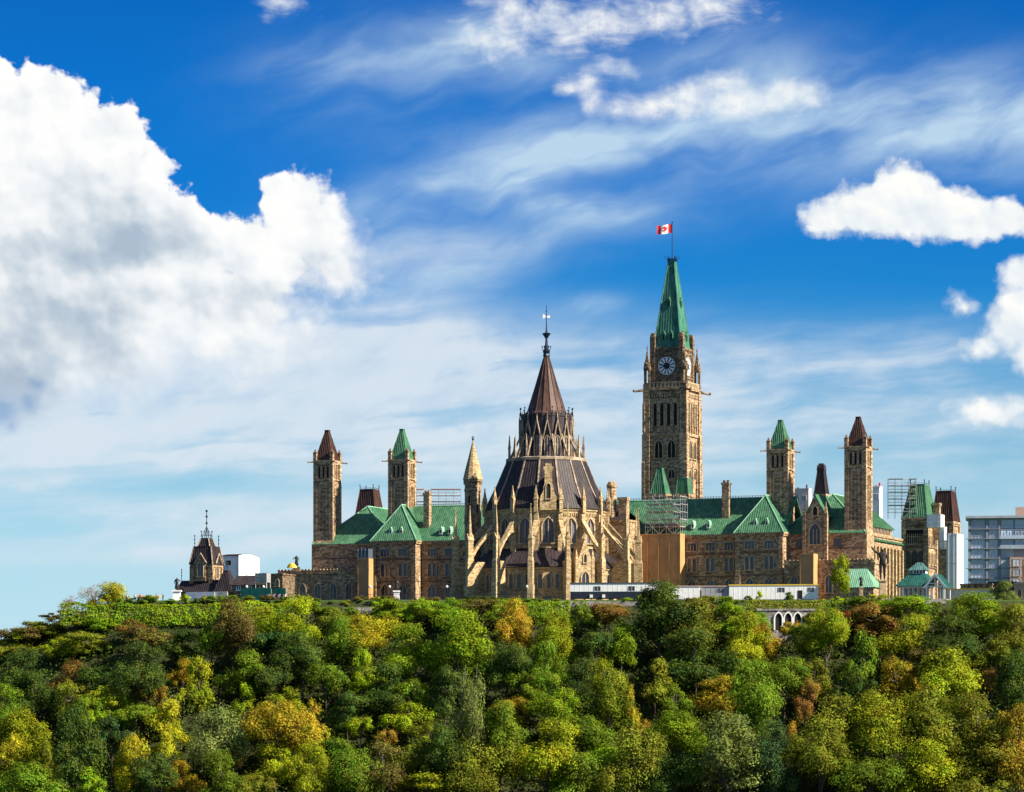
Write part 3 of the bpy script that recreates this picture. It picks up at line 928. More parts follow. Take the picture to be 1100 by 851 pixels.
# lantern stage
l = MB()
l.loft([(ring(10.9), 38.9), (ring(11.05), 39.1), (ring(11.05), 39.7), (ring(10.6), 39.9)])
l.build('lantern_cornice', M['lead'], lib)
l = MB()
l.loft([(ring(7.2), 39.6), (ring(6.5), 45.4), (ring(6.95), 45.7), (ring(6.95), 50.8), (ring(7.15), 51.0), (ring(7.15), 51.7)])
l.build('lantern', M['slate'], lib)
for i in VIS:
    a = ffa(i)
    o = window(lib, 7.0 * math.sin(a), -7.0 * math.cos(a), 40.2, a, 1.3, 5.4, 0.16, 0.35, 1, True, M['lead'], M['glass_lead'], name='lantern_window')
for i in range(N16):
    f = MB(); s = MB()
    # steep open gable over the lantern window
    for sg in (-1, 1):
        s.add([(sg * 1.28, -7.45, 44.6), (sg * 1.02, -7.45, 44.6), (0, -7.45, 49.4), (0, -7.45, 50.5), (sg * 1.28, -6.9, 44.6), (sg * 1.02, -6.9, 44.6), (0, -6.9, 49.4), (0, -6.9, 50.5)],
              [(0, 1, 2, 3), (4, 7, 6, 5), (0, 3, 7, 4), (1, 5, 6, 2)])
    s.ball((0, -7.2, 50.6), 0.22, 6, 4)
    s.pyr(0, -7.2, 0.26, 50.4, 0.05, 52.2)
    merge(f, s, ffa(i))
    f.build('lantern_gable', M['lead'], lib)
    f = MB(); s = MB()
    # leaning strut with a pinnacle at its foot
    s.add([(-.17, -10.2, 39.8), (.17, -10.2, 39.8), (.15, -7.15, 46.2), (-.15, -7.15, 46.2), (-.17, -9.5, 39.8), (.17, -9.5, 39.8), (.15, -6.8, 46.2), (-.15, -6.8, 46.2)],
          [(0, 1, 2, 3), (1, 5, 6, 2), (5, 4, 7, 6), (4, 0, 3, 7), (3, 2, 6, 7)])
    pinnacle(s, 0, -10.15, 0.5, 39.7, 42.6, 46.0)
    merge(f, s, fa(i))
    f.build('lantern_strut', M['lead'], lib)
c = MB()
for i in range(N16 * 2):
    c.pyr(7.1 * math.sin(fa(i / 2)), -7.1 * math.cos(fa(i / 2)), 0.34, 51.5, 0.06, 53.0 if i % 2 == 0 else 52.4, rz=fa(i / 2))
    if i % 2 == 0: c.ball((7.1 * math.sin(fa(i / 2)), -7.1 * math.cos(fa(i / 2)), 53.3), 0.24, 6, 4)
c.build('lantern_cresting', M['blue_iron'], lib)
s = MB()
prof = [(6.4, 51.2), (5.2, 52.6), (3.0, 59.6), (0.62, 67.6)]
for i in range(N16):
    for (r0, z0), (r1, z1) in zip(prof, prof[1:]):
        a, b = ring(r0), ring(r1)
        s.add([(*a[i], z0), (*a[(i+1) % N16], z0), (*b[(i+1) % N16], z1), (*b[i], z1)], [(0, 1, 2, 3)])
        s.tube((*a[i], z0), (*b[i], z1), 0.13, 4)
s.build('spire_roof', M['rust_roof'], lib)
f = MB()
f.lathe([(0.62, 67.2), (1.0, 67.6), (0.75, 68.2), (1.0, 68.9), (0.45, 69.6), (0.35, 71.0), (0.28, 72.2), (0.5, 72.6), (1.05, 73.4), (1.25, 73.6), (0.3, 73.9), (0.16, 75.2), (0.10, 78.0), (0.06, 81.3)], 8)
for q in range(6):
    a = q * math.pi / 3
    f.tube((0.7 * math.cos(a), 0.7 * math.sin(a), 68.0), (1.15 * math.cos(a), 1.15 * math.sin(a), 70.0), 0.11, 4)
    f.ball((1.15 * math.cos(a), 1.15 * math.sin(a), 70.1), 0.2, 6, 4)
f.ball((0, 0, 79.6), 0.2, 6, 4)
f.build('finial', M['blue_iron'], lib)
v = MB()
v.add([(-0.95, 0, 77.6), (-.1, 0, 77.95), (0.95, 0, 77.7), (0.95, 0, 78.5), (-.1, 0, 78.35), (-0.95, 0, 78.9), (-0.95, .06, 77.6), (-.1, .06, 77.95), (0.95, .06, 77.7), (0.95, .06, 78.5), (-.1, .06, 78.35), (-0.95, .06, 78.9)],
      [(0, 1, 2, 3, 4, 5), (11, 10, 9, 8, 7, 6)] + [(i, i + 6, (i+1) % 6 + 6, (i+1) % 6) for i in range(6)])
v.build('weather_vane', M['white'], lib)

# ---------------------------------------------------------------- linking block behind the library, with its two turrets
lk = thing('linking_block', 'plain stone block half hidden behind the round library, joining it to the long building', 'building', L2W(0, 17), -TH)
b = MB()
b.box(-17, 18.5, -4, 6.5, 0, 24)
b.box(-17.2, 18.7, -4.3, 6.5, 23.4, 24.0)
b.box(15.4, 17.8, -3, -1, 24, 30.0); b.box(15.2, 18.0, -3.2, -0.8, 29.3, 30.1)
b.lathe([(1.3, 24), (1.3, 32.6), (1.5, 32.9), (1.5, 33.4), (0.9, 34.4), (0.1, 34.6)], 10, 13.2, -2.2)
b.box(-19.5, -14.5, -5.5, 1, 0, 28.5)
gable_prism(b, 5.0, 28.5, 28.6, 31.5, -5.4, 1.0, -17.0)
b.build('wall', M['stone'], lk)
r_ = MB()
r_.roof([(-17, -4.2, 24), (18.5, -4.2, 24), (14, 2, 28.5), (-13, 2, 28.5)], 0.2, 0.8)
r_.roof([(-17, 7, 24), (18.5, 7, 24), (14, 2, 28.5), (-13, 2, 28.5)], 0.2, 0.8)
r_.build('roof', M['slate'], lk)
window(lk, -17.0, -5.5, 19.5, 0, 1.6, 5.2, 0.3, 0.3, 1, True, M['trim'], M['void'])

def stone_turret(P, z0, z1, zt, r, label):
    t = thing('stone_turret', label, 'turret', (P[0], P[1], 0))
    s = MB()
    s.lathe([(r * 1.12, 0), (r * 1.12, z0 * 0.55), (r, z0 * 0.57), (r, z1 - 3.4), (r * 1.06, z1 - 3.2), (r * 1.06, z1 - 2.6), (r, z1 - 2.4), (r, z1 - .9), (r * 1.16, z1 - .5), (r * 1.16, z1)], 12)
    for q in range(12):
        a = 2 * math.pi * q / 12
        s.cbox(r * 1.08 * math.cos(a), r * 1.08 * math.sin(a), 0.3, 0.3, z1 - 1.3, z1 - 0.5, a)
    s.build('shaft', M['stone'], t)
    cc = MB()
    cc.lathe([(r * 1.22, z1), (r * 0.95, z1 + (zt - z1) * 0.25), (r * 0.5, z1 + (zt - z1) * 0.62), (0.12, zt)], 12)
    cc.build('conical_roof', M['stone_pale'], t, smooth=False)
    k_ = MB()
    k_.tube((0, 0, zt - .2), (0, 0, zt + 1.4), 0.12, 5)
    k_.ball((0, 0, zt + .5), 0.33, 6, 4)
    k_.tube((-.5, 0, zt + 1.0), (.5, 0, zt + 1.0), 0.1, 4)
    k_.build('finial', M['iron'], t)
    for q, zz in ((-25, z1 - 6.5), (30, z1 - 9), (-60, z1 - 12)):
        a = R(q)
        window(t, r * math.sin(a), -r * math.cos(a), zz, a, 0.6, 2.2, 0.18, 0.18, 0, True, M['trim'], M['void'])
    return t
tp_ = px(508, 600, 1018)
stone_turret(tp_, 26, 35.6, 46.2, 2.25, 'slender round stair turret with a pointed stone cone left of the library')

# ---------------------------------------------------------------- long main building behind
mbk = thing('main_block', 'long brown stone parliament block with green copper roofs running behind the library', 'parliament building', L2W(0, 0), -TH)
ST_, TR = M['stone'], M['trim']
b = MB()
b.box(-60, 60, 24, 41, 0, 20)
for sg in (-1, 1):
    b.box(sg * 69 - 12, sg * 69 + 12, 26, 62, 0, 20)
    b.box(sg * 69 - 9.3, sg * 69 + 9.3, 33, 61.5, 20, 22.6)
    b.box(sg * 53.5 - 6.5, sg * 53.5 + 6.5, 20, 25, 0, 20)
    x0, x1 = (-87, -62) if sg < 0 else (62, 87)
    b.box(x0, x1, 15, 27, 0, 12)
    b.box(x0 - .25, x1 + .25, 14.75, 27, 10.9, 11.4)
    for q in range(24):                                   # plinth course and parapet blocks
        b.box(x0 + q * 1.04, x0 + q * 1.04 + 0.62, 14.9, 15.5, 12, 12.35)
    for e in (-6.55, 5.55):                               # pavilion corner buttresses
        b.box(sg * 53.5 + e - .1, sg * 53.5 + e + 1.1, 19.6, 20.2, 0, 19)
        b.box(sg * 53.5 + e - .25, sg * 53.5 + e + 1.25, 19.35, 20.2, 0, 9)
    b.box(sg * 53.5 - 6.9, sg * 53.5 + 6.9, 19.55, 25, 19.1, 19.6)
    b.box(sg * 53.5 - 7.1, sg * 53.5 + 7.1, 19.3, 25, 19.6, 20.1)
    b.box(sg * 69 - 12.3, sg * 69 + 12.3, 25.7, 62.2, 19.3, 19.9)
b.box(-60, 60, 23.5, 41.4, 19.1, 19.6)
b.box(-60, 60, 23.25, 41.6, 19.6, 20.1)
# frontispiece of the west wing
gable_prism(b, 5.6, 0, 24.6, 30.0, 23.6, 27, 68.0)
for e in (-3.0, 3.0):
    b.cbox(68 + e, 23.6, 0.9, 0.9, 0, 24.8); b.pyr(68 + e, 23.6, 0.9, 24.8, 0.1, 28.2)
b.build('wall', ST_, mbk)
c = MB()                                                  # dark string courses
c.box(-60, 60, 23.82, 24.1, 14.6, 15.0)
c.box(-60, 60, 23.86, 24.1, 8.6, 8.85)
for sg in (-1, 1):
    c.box(sg * 53.5 - 6.62, sg * 53.5 + 6.62, 19.8, 24, 14.6, 15.0)
    c.box(sg * 53.5 - 6.60, sg * 53.5 + 6.60, 19.86, 24, 8.6, 8.85)
    c.box(sg * 69 - 12.12, sg * 69 + 12.12, 25.84, 61, 15.6, 15.95)
c.build('string_course', M['trim_dark'], mbk)
rf = MB()
RZ, EZ = 30.3, 20.05
rf.roof([(-60, 23.2, EZ), (60, 23.2, EZ), (60, 32.5, RZ), (-60, 32.5, RZ)])
rf.roof([(-60, 41.8, EZ), (60, 41.8, EZ), (60, 32.5, RZ), (-60, 32.5, RZ)])
for sg in (-1, 1):
    cx = sg * 53.5
    ap, bk = (cx, 25.2, RZ + .15), (cx, 33.0, RZ + .15)
    rf.roof([(cx - 7.1, 19.2, EZ), (cx + 7.1, 19.2, EZ), ap])
    for e in (-1, 1):
        rf.roof([(cx + e * 7.1, 19.2, EZ), (cx + e * 7.1, 33.5, EZ), bk, ap])
    rx = sg * 69
    rz = 31.0
    rf.roof([(rx - 12.5, 25.6, EZ - .2), (rx + 12.5, 25.6, EZ - .2), (rx, 36.5, rz)])
    for e in (-1, 1):
        if e == sg:      # outer side: upper slope, clerestory, lean-to
            f = (22.5 - EZ + .2) / (rz - EZ + .2)
            rf.roof([(rx + e * 12.5, 25.6, EZ - .2), (rx + e * 12.5, 33.4, EZ - .2), (rx + e * 4.0, 36.5, rz - 3.6), (rx, 36.5, rz)])
            rf.roof([(rx + e * 9.9, 33.2, 22.5), (rx + e * 9.9, 62.3, 22.5), (rx, 62.3, rz), (rx, 36.5, rz)])
            rf.roof([(rx + e * 12.6, 32, 18.3), (rx + e * 12.6, 62.3, 18.3), (rx + e * 9.2, 62.3, 20.6), (rx + e * 9.2, 32, 20.6)])
        else:
            rf.roof([(rx + e * 12.5, 25.6, EZ - .2), (rx + e * 12.5, 62.3, EZ - .2), (rx, 62.3, rz), (rx, 36.5, rz)])
# gabled copper roof behind the frontispiece
rf.roof([(65.0, 23.4, 24.3), (65.0, 34, 24.3), (68, 34, 30.3), (68, 23.4, 30.3)])
rf.roof([(71.0, 23.4, 24.3), (71.0, 34, 24.3), (68, 34, 30.3), (68, 23.4, 30.3)])
rf.build('roof', M['copper'], mbk)
# copper hips and ridge rolls
hp = MB()
def roll(p, q, r=0.17): hp.tube(p, q, r, 5)
roll((-60, 32.5, RZ), (60, 32.5, RZ), 0.22)
for sg in (-1, 1):
    cx, rx = sg * 53.5, sg * 69
    for e in (-1, 1):
        roll((cx + e * 7.1, 19.2, EZ), (cx, 25.2, RZ + .2))
        roll((rx + e * 12.5, 25.6, EZ - .2), (rx, 36.5, 31.05))
    roll((rx, 36.5, 31.05), (rx, 62, 31.05), 0.22)
    roll((cx, 25.2, RZ + .2), (cx, 33, RZ + .2), 0.2)
hp.build('ridge_roll', M['copper_pale'], mbk)  # pale tone stands for sunlight on the hips
cr = MB()                                                 # iron cresting along the ridge
for q in range(150):
    x = -59 + q * 0.8
    cr.box(x - .05, x + .05, 32.45, 32.55, RZ + .1, RZ + 0.75)
cr.box(-59, 60, 32.47, 32.53, RZ + .48, RZ + .56)
cr.build('ridge_cresting', M['iron'], mbk)

# windows of the long facade (north side)
def bay(x, y, top=True):
    window(mbk, x, y, 15.7, 0, 2.5, 2.1, 0.22, 0.25, 2, False, TR, M['glass'])
    window(mbk, x - .72, y, 10.1, 0, 1.0, 3.7, 0.24, 0.28, 0, True, TR, M['glass'])
    window(mbk, x + .72, y, 10.1, 0, 1.0, 3.7, 0.24, 0.28, 0, True, TR, M['glass'])
    window(mbk, x, y, 3.3, 0, 2.3, 4.6, 0.30, 0.3, 1, True, TR, M['glass'])
for sg in (-1, 1):
    for q in (-2.75, 2.75):
        bay(sg * 53.5 + q, 20)
    for q in range(4):
        bay(sg * (43.6 - q * 5.3), 24)
for x0 in (-87, 62):
    for q in range(5):
        window(mbk, x0 + 3.0 + q * 4.75, 15, 3.4, 0, 1.7, 4.7, 0.34, 0.35, 1, True, TR, M['glass'])
for x in (-60.9, -64.5, 63.0, 73.5):
    window(mbk, x, 26, 16.3, 0, 1.8, 1.9, 0.22, 0.25, 1, False, M['trim_dark'], M['glass'])
window(mbk, 68, 23.6, 16.8, 0, 2.9, 5.6, 0.4, 0.35, 2, True, TR, M['glass'])
window(mbk, 68, 23.6, 24.6, 0, 1.2, 2.4, 0.3, 0.3, 0, True, TR, M['void'])
window(mbk, 68, 23.6, 9.5, 0, 2.6, 3.6, 0.35, 0.3, 2, True, TR, M['glass'])
# sunlit west flank: clerestory lights and tall arches
for q in range(8):
    y = 35.0 + q * 3.3
    window(mbk, 69 + 9.3, y, 20.7, math.pi / 2, 2.2, 1.5, 0.2, 0.2, 2, False, TR, M['glass'], name='clerestory_window')
    window(mbk, 81, y, 9.0, math.pi / 2, 1.5, 6.8, 0.3, 0.4, 1, True, TR, M['glass'])
    window(mbk, 81, y, 2.0, math.pi / 2, 1.5, 4.2, 0.3, 0.4, 1, True, TR, M['glass'])
fb = MB()
for q in range(9):
    y = 33.4 + q * 3.3
    fb.box(80.9, 82.0, y - .4, y + .4, 0, 16.6)
fb.build('flank_buttress', M['stone_pale'], mbk)

def dormer(parent, x, y, z, w=1.0, h=1.7):
    s = MB()
    gable_prism(s, w, z, z + h * .62, z + h * 1.25, y, y + 2.4, x)
    o = s.build('roof_dormer', M['copper_pale'], parent)
    window(o, x, y, z + .15, 0, w * .55, h * .6, 0.1, 0.08, 0, False, M['white'], M['void'])
for sg in (-1, 1):
    for q in (-1.3, 1.9): dormer(mbk, sg * 53.5 + q, 20.5, 21.9)
for x in (37.5, 33.0, 26.5, -27.0, -30.5, -38.6, -41.2): dormer(mbk, x, 24.4, 21.9)

def chimney(x, y, w, d, z0, z1, name='chimney'):
    s = MB()
    s.box(x - w/2, x + w/2, y - d/2, y + d/2, z0, z1 - .9)
    s.box(x - w/2 - .2, x + w/2 + .2, y - d/2 - .2, y + d/2 + .2, z1 - .9, z1 - .35)
    for e in (-.27, .27):
        s.box(x + e * w - .28, x + e * w + .28, y - .35, y + .35, z1 - .35, z1 + .35)
    s.build(name, M['stone'], mbk)
chimney(41.4, 28.0, 2.0, 1.5, 22, 34.6)
chimney(-46.6, 27.4, 1.7, 1.7, 22, 34.0)

# ---------------------------------------------------------------- four slender ventilation towers
def vent_tower(lx, ly, zt, roofm, label, sz=1.0):
    t = thing('ventilation_tower', label, 'tower', L2W(lx, ly), -TH, 'slender square towers of the parliament block')
    t.scale = (1, 1, sz)
    W2 = 3.0
    s = MB()
    s.box(-3.35, 3.35, -3.35, 3.35, 0, 20.2)
    s.pyr(0, 0, 6.7, 20.2, 6.0, 21.0)
    s.box(-2.7, 2.7, -2.7, 2.7, 20, 38.3)
    s.box(-2.45, 2.45, -2.45, 2.45, 38, 43)
    for a in (-1, 1):
        for c_ in (-1, 1):
            s.cbox(a * 2.45, c_ * 2.45, 1.15, 1.15, 20.5, 43.2)
            s.cbox(a * 2.55, c_ * 2.55, 1.0, 1.0, 43.2, 45.6)
    for f in range(4):
        q = MB()
        for x in (-1.05, 0, 1.05):
            q.box(x - .2, x + .2, -2.95, -2.6, 23.5, 36.2)
        q.box(-2, 2, -2.98, -2.6, 35.8, 37.2)
        q.box(-2, 2, -2.98, -2.6, 21.0, 23.6)
        q.box(-2.05, 2.05, -3.05, -2.6, 38.0, 38.4)
        q.box(-2.05, 2.05, -2.95, -2.4, 42.5, 43.2)
        for x in (-1.98, -.66, .66, 1.98):
            q.box(x - .2, x + .2, -2.85, -2.35, 38.3, 42.6)
        merge(s, q, f * math.pi / 2)
    s.box(-3.1, 3.1, -3.1, 3.1, 43.2, 43.7)
    s.build('shaft', M['stone'], t)
    for f in range(4):
        for x in (-1.32, 0, 1.32):
            v = rotz((x, -2.47, 0), f * math.pi / 2)
            window(t, v[0], v[1], 38.8, f * math.pi / 2, 0.62, 3.2, 0.12, 0.2, 0, True, TR, M['void'], name='belfry_opening', sill=False)
    r2 = MB()
    r2.pyr(0, 0, 4.9, 43.6, 4.9, 44.6)
    a, b_ = 2.5, 0.5
    for f in range(4):
        q = MB().roof([(-a, -a, 44.6), (a, -a, 44.6), (b_, -b_, zt), (-b_, -b_, zt)], 0.15, 0.55)
        merge(r2, q, f * math.pi / 2)
    r2.box(-.62, .62, -.62, .62, zt - .1, zt + .25)
    r2.build('roof', roofm, t)
    for a in (-1, 1):
        for c_ in (-1, 1):
            p = MB()
            p.cbox(a * 2.55, c_ * 2.55, 1.1, 1.1, 45.6, 45.9)
            p.pyr(a * 2.55, c_ * 2.55, 0.9, 45.9, 0.3, 46.7)
            p.ball((a * 2.55, c_ * 2.55, 46.7), 0.2, 6, 4)
            p.build('corner_pinnacle', M['stone_dark'], t)
            g = MB()
            g.tube((a * 2.9, c_ * 2.9, 43.3), (a * 4.1, c_ * 4.1, 43.1), 0.24, 5, 0.14)
            g.ball((a * 4.15, c_ * 4.15, 43.15), 0.26, 6, 4)
            g.build('gargoyle', M['stone_dark'], t)
    return t
vent_tower(-78.3, 29.3, 52.2, M['brown_roof'], 'square stone tower with dark brown roof standing over the arched low wing', 1.0)
vent_tower(-55.9, 31.0, 52.2, M['copper'], 'square stone tower with green roof rising behind the left pavilion of the long block', 0.995)
vent_tower(55.9, 31.0, 51.6, M['copper'], 'square stone tower with green roof rising just right of the right pavilion', 0.985)
vent_tower(78.3, 29.3, 51.6, M['brown_roof'], 'square stone tower with dark brown pointed roof, the one nearest the white gazebo', 0.985)

# ---------------------------------------------------------------- clock tower
CLK = L2W(0, 107.5) + Vector((-2.2, 0, 0))
ct = thing('clock_tower', 'tall square stone clock tower with a green spire and flagpole, highest thing on the hill', 'clock tower', CLK, -TH)
s = MB()
H = 6.7
s.box(-H + .6, H - .6, -H + .6, H - .6, 0, 55)
s.box(-H + .75, H - .75, -H + .75, H - .75, 54.5, 68)
for a in (-1, 1):
    for c_ in (-1, 1):
        s.cbox(a * (H - .85), c_ * (H - .85), 2.3, 2.3, 0, 54.5)
        s.cbox(a * (H - .95), c_ * (H - .95), 2.0, 2.0, 54.5, 68)
        s.cbox(a * (H - .1), c_ * (H - .1), 1.0, 1.0, 0, 46)
        s.pyr(a * (H - .1), c_ * (H - .1), 1.0, 46, 0.1, 48.5)
        s.cbox(a * (H - .15), c_ * (H - .15), .7, .7, 55, 63); s.pyr(a * (H - .15), c_ * (H - .15), .7, 63, 0.1, 65)
for f in range(4):
    q = MB()
    q.box(-5.0, 5.0, -H + .2, -H + 1, 53.9, 54.7)
    q.box(-5.0, 5.0, -H + .35, -H + 1, 46.2, 46.7)
    for x in (-4.1, 0, 4.1):
        q.box(x - .32, x + .32, -H + .15, -H + .8, 20, 46.3)
    q.box(-4.1, 4.1, -H + .3, -H + .8, 44.6, 46.2)
    for x in (-4.2, -2.1, 0, 2.1, 4.2):
        q.box(x - .3, x + .3, -H + .25, -H + .9, 55, 64.6)
    q.box(-5, 5, -H + .3, -H + .9, 63.6, 65.0)
    for i in range(13):
        q.box(-4.8 + i * .8 - .22, -4.8 + i * .8 + .22, -H + .15, -H + .9, 65.2, 66.2)
    q.box(-5, 5, -H + .1, -H + .9, 66.2, 66.7)
    merge(s, q, f * math.pi / 2)
s.box(-H - .05, H + .05, -H - .05, H + .05, 67.4, 68.3)
s.build('shaft', M['stone'], ct)
par = MB()
for f in range(4):
    q = MB()
    for i in range(9):
        x = -4.6 + i * 1.15
        q.box(x - .32, x + .32, -H + .1, -H + .5, 68.3, 69.5)
    q.box(-5.2, 5.2, -H + .08, -H + .52, 69.5, 69.8)
    merge(par, q, f * math.pi / 2)
par.build('parapet', TR, ct)
for f in range(4):
    an = f * math.pi / 2
    for x in (-3.15, -1.05, 1.05, 3.15):
        v = rotz((x, -H + .72, 0), an)
        window(ct, v[0], v[1], 57.0, an, 1.05, 6.6, 0.2, 0.3, 0, True, TR, M['void'], name='belfry_opening', sill=False)
    for x in (-2.0, 2.0):
        v = rotz((x, -H + .58, 0), an)
        window(ct, v[0], v[1], 47.4, an, 2.3, 5.2, 0.3, 0.35, 1, True, TR, M['void'])
        window(ct, v[0], v[1], 41.6, an, 1.9, 2.6, 0.25, 0.25, 1, True, TR, M['void'], name='tracery_opening', sill=False)
# clock stage
K = 4.75
s = MB()
s.box(-K, K, -K, K, 68.2, 78.2)
for a in (-1, 1):
    for c_ in (-1, 1):
        s.cbox(a * (K - .35), c_ * (K - .35), 1.5, 1.5, 68.2, 83.2)
        s.pyr(a * (K - .35), c_ * (K - .35), 1.5, 83.2, 1.0, 84.4)
for f in range(4):
    q = MB()
    q.box(-K + .9, K - .9, -K - .2, -K + .3, 78.0, 78.7)
    for i in range(10):
        q.box(-3.4 + i * .75 - .18, -3.4 + i * .75 + .18, -K - .12, -K + .2, 78.7, 79.5)
    q.box(-K + .9, K - .9, -K - .2, -K + .3, 79.5, 80.0)
    q.box(-3.7, 3.7, -K - .28, -K + .1, 71.0, 71.35)
    q.box(-3.6, -3.15, -K - .22, -K + .1, 71, 78); q.box(3.15, 3.6, -K - .22, -K + .1, 71, 78)
    merge(s, q, f * math.pi / 2)
s.box(-K + .3, K - .3, -K + .3, K - .3, 78.2, 80.2)
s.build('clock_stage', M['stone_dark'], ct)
for f in range(4):
    an = f * math.pi / 2
    v = rotz((0, -K, 0), an)
    dial = MB()
    n = 40
    dial.add([(2.75 * math.cos(2*math.pi*i/n), -.12, 2.75 * math.sin(2*math.pi*i/n)) for i in range(n)] + [(2.75 * math.cos(2*math.pi*i/n), .1, 2.75 * math.sin(2*math.pi*i/n)) for i in range(n)],
             [tuple(range(n))[::-1]] + [(i, n + i, n + (i+1) % n, (i+1) % n) for i in range(n)])
    do = dial.build('clock_face', M['clock_black'], ct, (v[0], v[1], 74.6), an)
    tick = MB()
    for h in range(12):
        aa = 2 * math.pi * h / 12
        d_ = Vector((math.sin(aa), 0, math.cos(aa))); e_ = Vector((math.cos(aa), 0, -math.sin(aa)))
        o_ = Vector((0, -.16, 0))
        tick.add([o_ + d_ * .95 - e_ * .12, o_ + d_ * .95 + e_ * .12, o_ + d_ * 2.35 + e_ * .42, o_ + d_ * 2.35 - e_ * .42], [(0, 1, 2, 3)])
    nn = 36
    for r0, r1 in ((2.45, 2.66),):
        for i in range(nn):
            a0, a1 = 2*math.pi*i/nn, 2*math.pi*(i+1)/nn
            tick.add([(r0*math.cos(a0), -.165, r0*math.sin(a0)), (r1*math.cos(a0), -.165, r1*math.sin(a0)), (r1*math.cos(a1), -.165, r1*math.sin(a1)), (r0*math.cos(a1), -.165, r0*math.sin(a1))], [(0, 1, 2, 3)])
    tick.build('numeral_ring', M['clock_white'], do)
    hd = MB()
    for ang, ln, wd in ((272, 2.3, .13), (105, 1.55, .19)):
        aa = R(ang)
        d_ = Vector((math.sin(aa), 0, math.cos(aa))); e_ = Vector((math.cos(aa), 0, -math.sin(aa))); o_ = Vector((0, -.21, 0))
        hd.add([o_ - d_ * .4 - e_ * wd, o_ - d_ * .4 + e_ * wd, o_ + d_ * ln + e_ * wd * .5, o_ + d_ * ln - e_ * wd * .5], [(0, 1, 2, 3)])
    hd.build('clock_hands', M['clock_black'], do)
for a in (-1, 1):
    for c_ in (-1, 1):
        cx, cy = a * (H - .95), c_ * (H - .95)
        p = MB()
        p.cbox(cx, cy, 1.9, 1.9, 68.2, 69.3)
        for i in (-1, 1):
            for j in (-1, 1):
                p.cbox(cx + i * .62, cy + j * .62, .34, .34, 69.3, 73.4)
        p.cbox(cx, cy, 1.8, 1.8, 73.4, 73.9)
        p.pyr(cx, cy, 1.6, 73.9, 0.12, 79.6)
        p.ball((cx, cy, 79.7), .28, 6, 4)
        p.pyr(cx, cy, .3, 79.7, .05, 80.8)
        for f in range(4):
            g = MB().add([(-.8, -.95, 73.8), (.8, -.95, 73.8), (0, -.95, 75.8), (0, -.2, 75.8)], [(0, 1, 2), (1, 3, 2), (0, 2, 3)])
            merge(p, g, f * math.pi / 2, (cx, cy, 0))
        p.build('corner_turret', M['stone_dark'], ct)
        g = MB()
        g.tube((a * H, c_ * H, 67.5), (a * (H + 2.0), c_ * (H + 2.0), 67.0), .42, 6, .25)
        g.ball((a * (H + 2.1), c_ * (H + 2.1), 67.2), .45, 6, 4)
        g.build('gargoyle', M['stone_dark'], ct)
r2 = MB()
a, b_ = 4.35, 1.0
for f in range(4):
    q = MB()
    q.roof([(-a, -a, 79.6), (a, -a, 79.6), (b_, -b_, 105.0), (-b_, -b_, 105.0)], .2, .8, h=.05, w=.08)
    merge(r2, q, f * math.pi / 2)
    r2.tube(rotz((-a, -a, 79.6), f * math.pi/2), rotz((-b_, -b_, 105), f * math.pi/2), .22, 5)
r2.box(-1.05, 1.05, -1.05, 1.05, 104.9, 105.8)
r2.build('spire_roof', M['copper_spire'], ct)
for f in range(4):
    for x, z in ((-1.15, 82.2), (1.15, 82.2), (0.0, 92.2)):
        yy = -(a + (b_ - a) * (z - 79.6) / 25.4) 
        d_ = MB(); gable_prism(d_, .95, z, z + 1.8, z + 2.9, yy - .25, yy + 1.0, x)
        d2 = MB(); merge(d2, d_, f * math.pi / 2)
        o = d2.build('spire_dormer', M['copper'], ct)
        v = rotz((x, yy - .25, 0), f * math.pi / 2)
        window(o, v[0], v[1], z + .15, f * math.pi / 2, .55, 1.6, .08, .06, 0, False, M['copper_dark'], M['void'], sill=False)
cr = MB()
for f in range(4):
    for x in (-1.0, -.5, 0, .5):
        q = MB().box(x - .07, x + .07, -1.1, -.95, 105.7, 107.4 if abs(x) > .9 else 106.8)
        merge(cr, q, f * math.pi / 2)
    q = MB().box(-1.1, 1.1, -1.08, -.98, 106.3, 106.45)
    merge(cr, q, f * math.pi / 2)
    cr.tube(rotz((-1, -1, 106), f * math.pi/2), rotz((-1.8, -1.8, 107.4), f * math.pi/2), .07, 4)
cr.build('spire_cresting', M['blue_iron'], ct)
fp = MB()
fp.tube((0, 0, 105.5), (0, 0, 117.3), .17, 6, .09)
fp.ball((0, 0, 117.4), .26, 8, 5)
fp.build('flagpole', M['iron'], ct)

# national flag, flying to the left of the pole: red, white with a red maple leaf, red
fl = thing('flag', 'red and white maple leaf flag flying from the pole on the clock tower', 'flag', CLK + Vector((0, 0, 114.3)), 0)
FL, FH = 4.5, 2.6
def fpos(u, v):     # u from the hoist 0..1 (towards -x), v 0..1 up
    x = -0.12 - u * FL * 0.97
    return Vector((x, -0.5 * u + 0.30 * math.sin(u * 8.0 + v * 0.8) * (0.3 + u), v * FH - 0.55 * u + 0.10 * math.sin(u * 8)))
def flag_cloth(name, u0, u1, m):
    b = MB()
    nu, nv = 14, 8
    b.v = [tuple(fpos(u0 + (u1 - u0) * i / nu, j / nv)) for i in range(nu + 1) for j in range(nv + 1)]
    b.f = [(i * (nv + 1) + j, (i + 1) * (nv + 1) + j, (i + 1) * (nv + 1) + j + 1, i * (nv + 1) + j + 1) for i in range(nu) for j in range(nv)]
    return b.build(name, m, fl, smooth=True)
flag_cloth('red_band', 0, .25, M['red']); flag_cloth('white_field', .25, .75, M['flagwhite']); flag_cloth('red_band', .75, 1, M['red'])
half = [(0, -.46), (.035, -.46), (.02, -.24), (.24, -.28), (.20, -.17), (.42, .05), (.36, .09), (.41, .24), (.29, .22), (.26, .29), (.15, .15), (.19, .38), (.11, .34), (0, .48)]
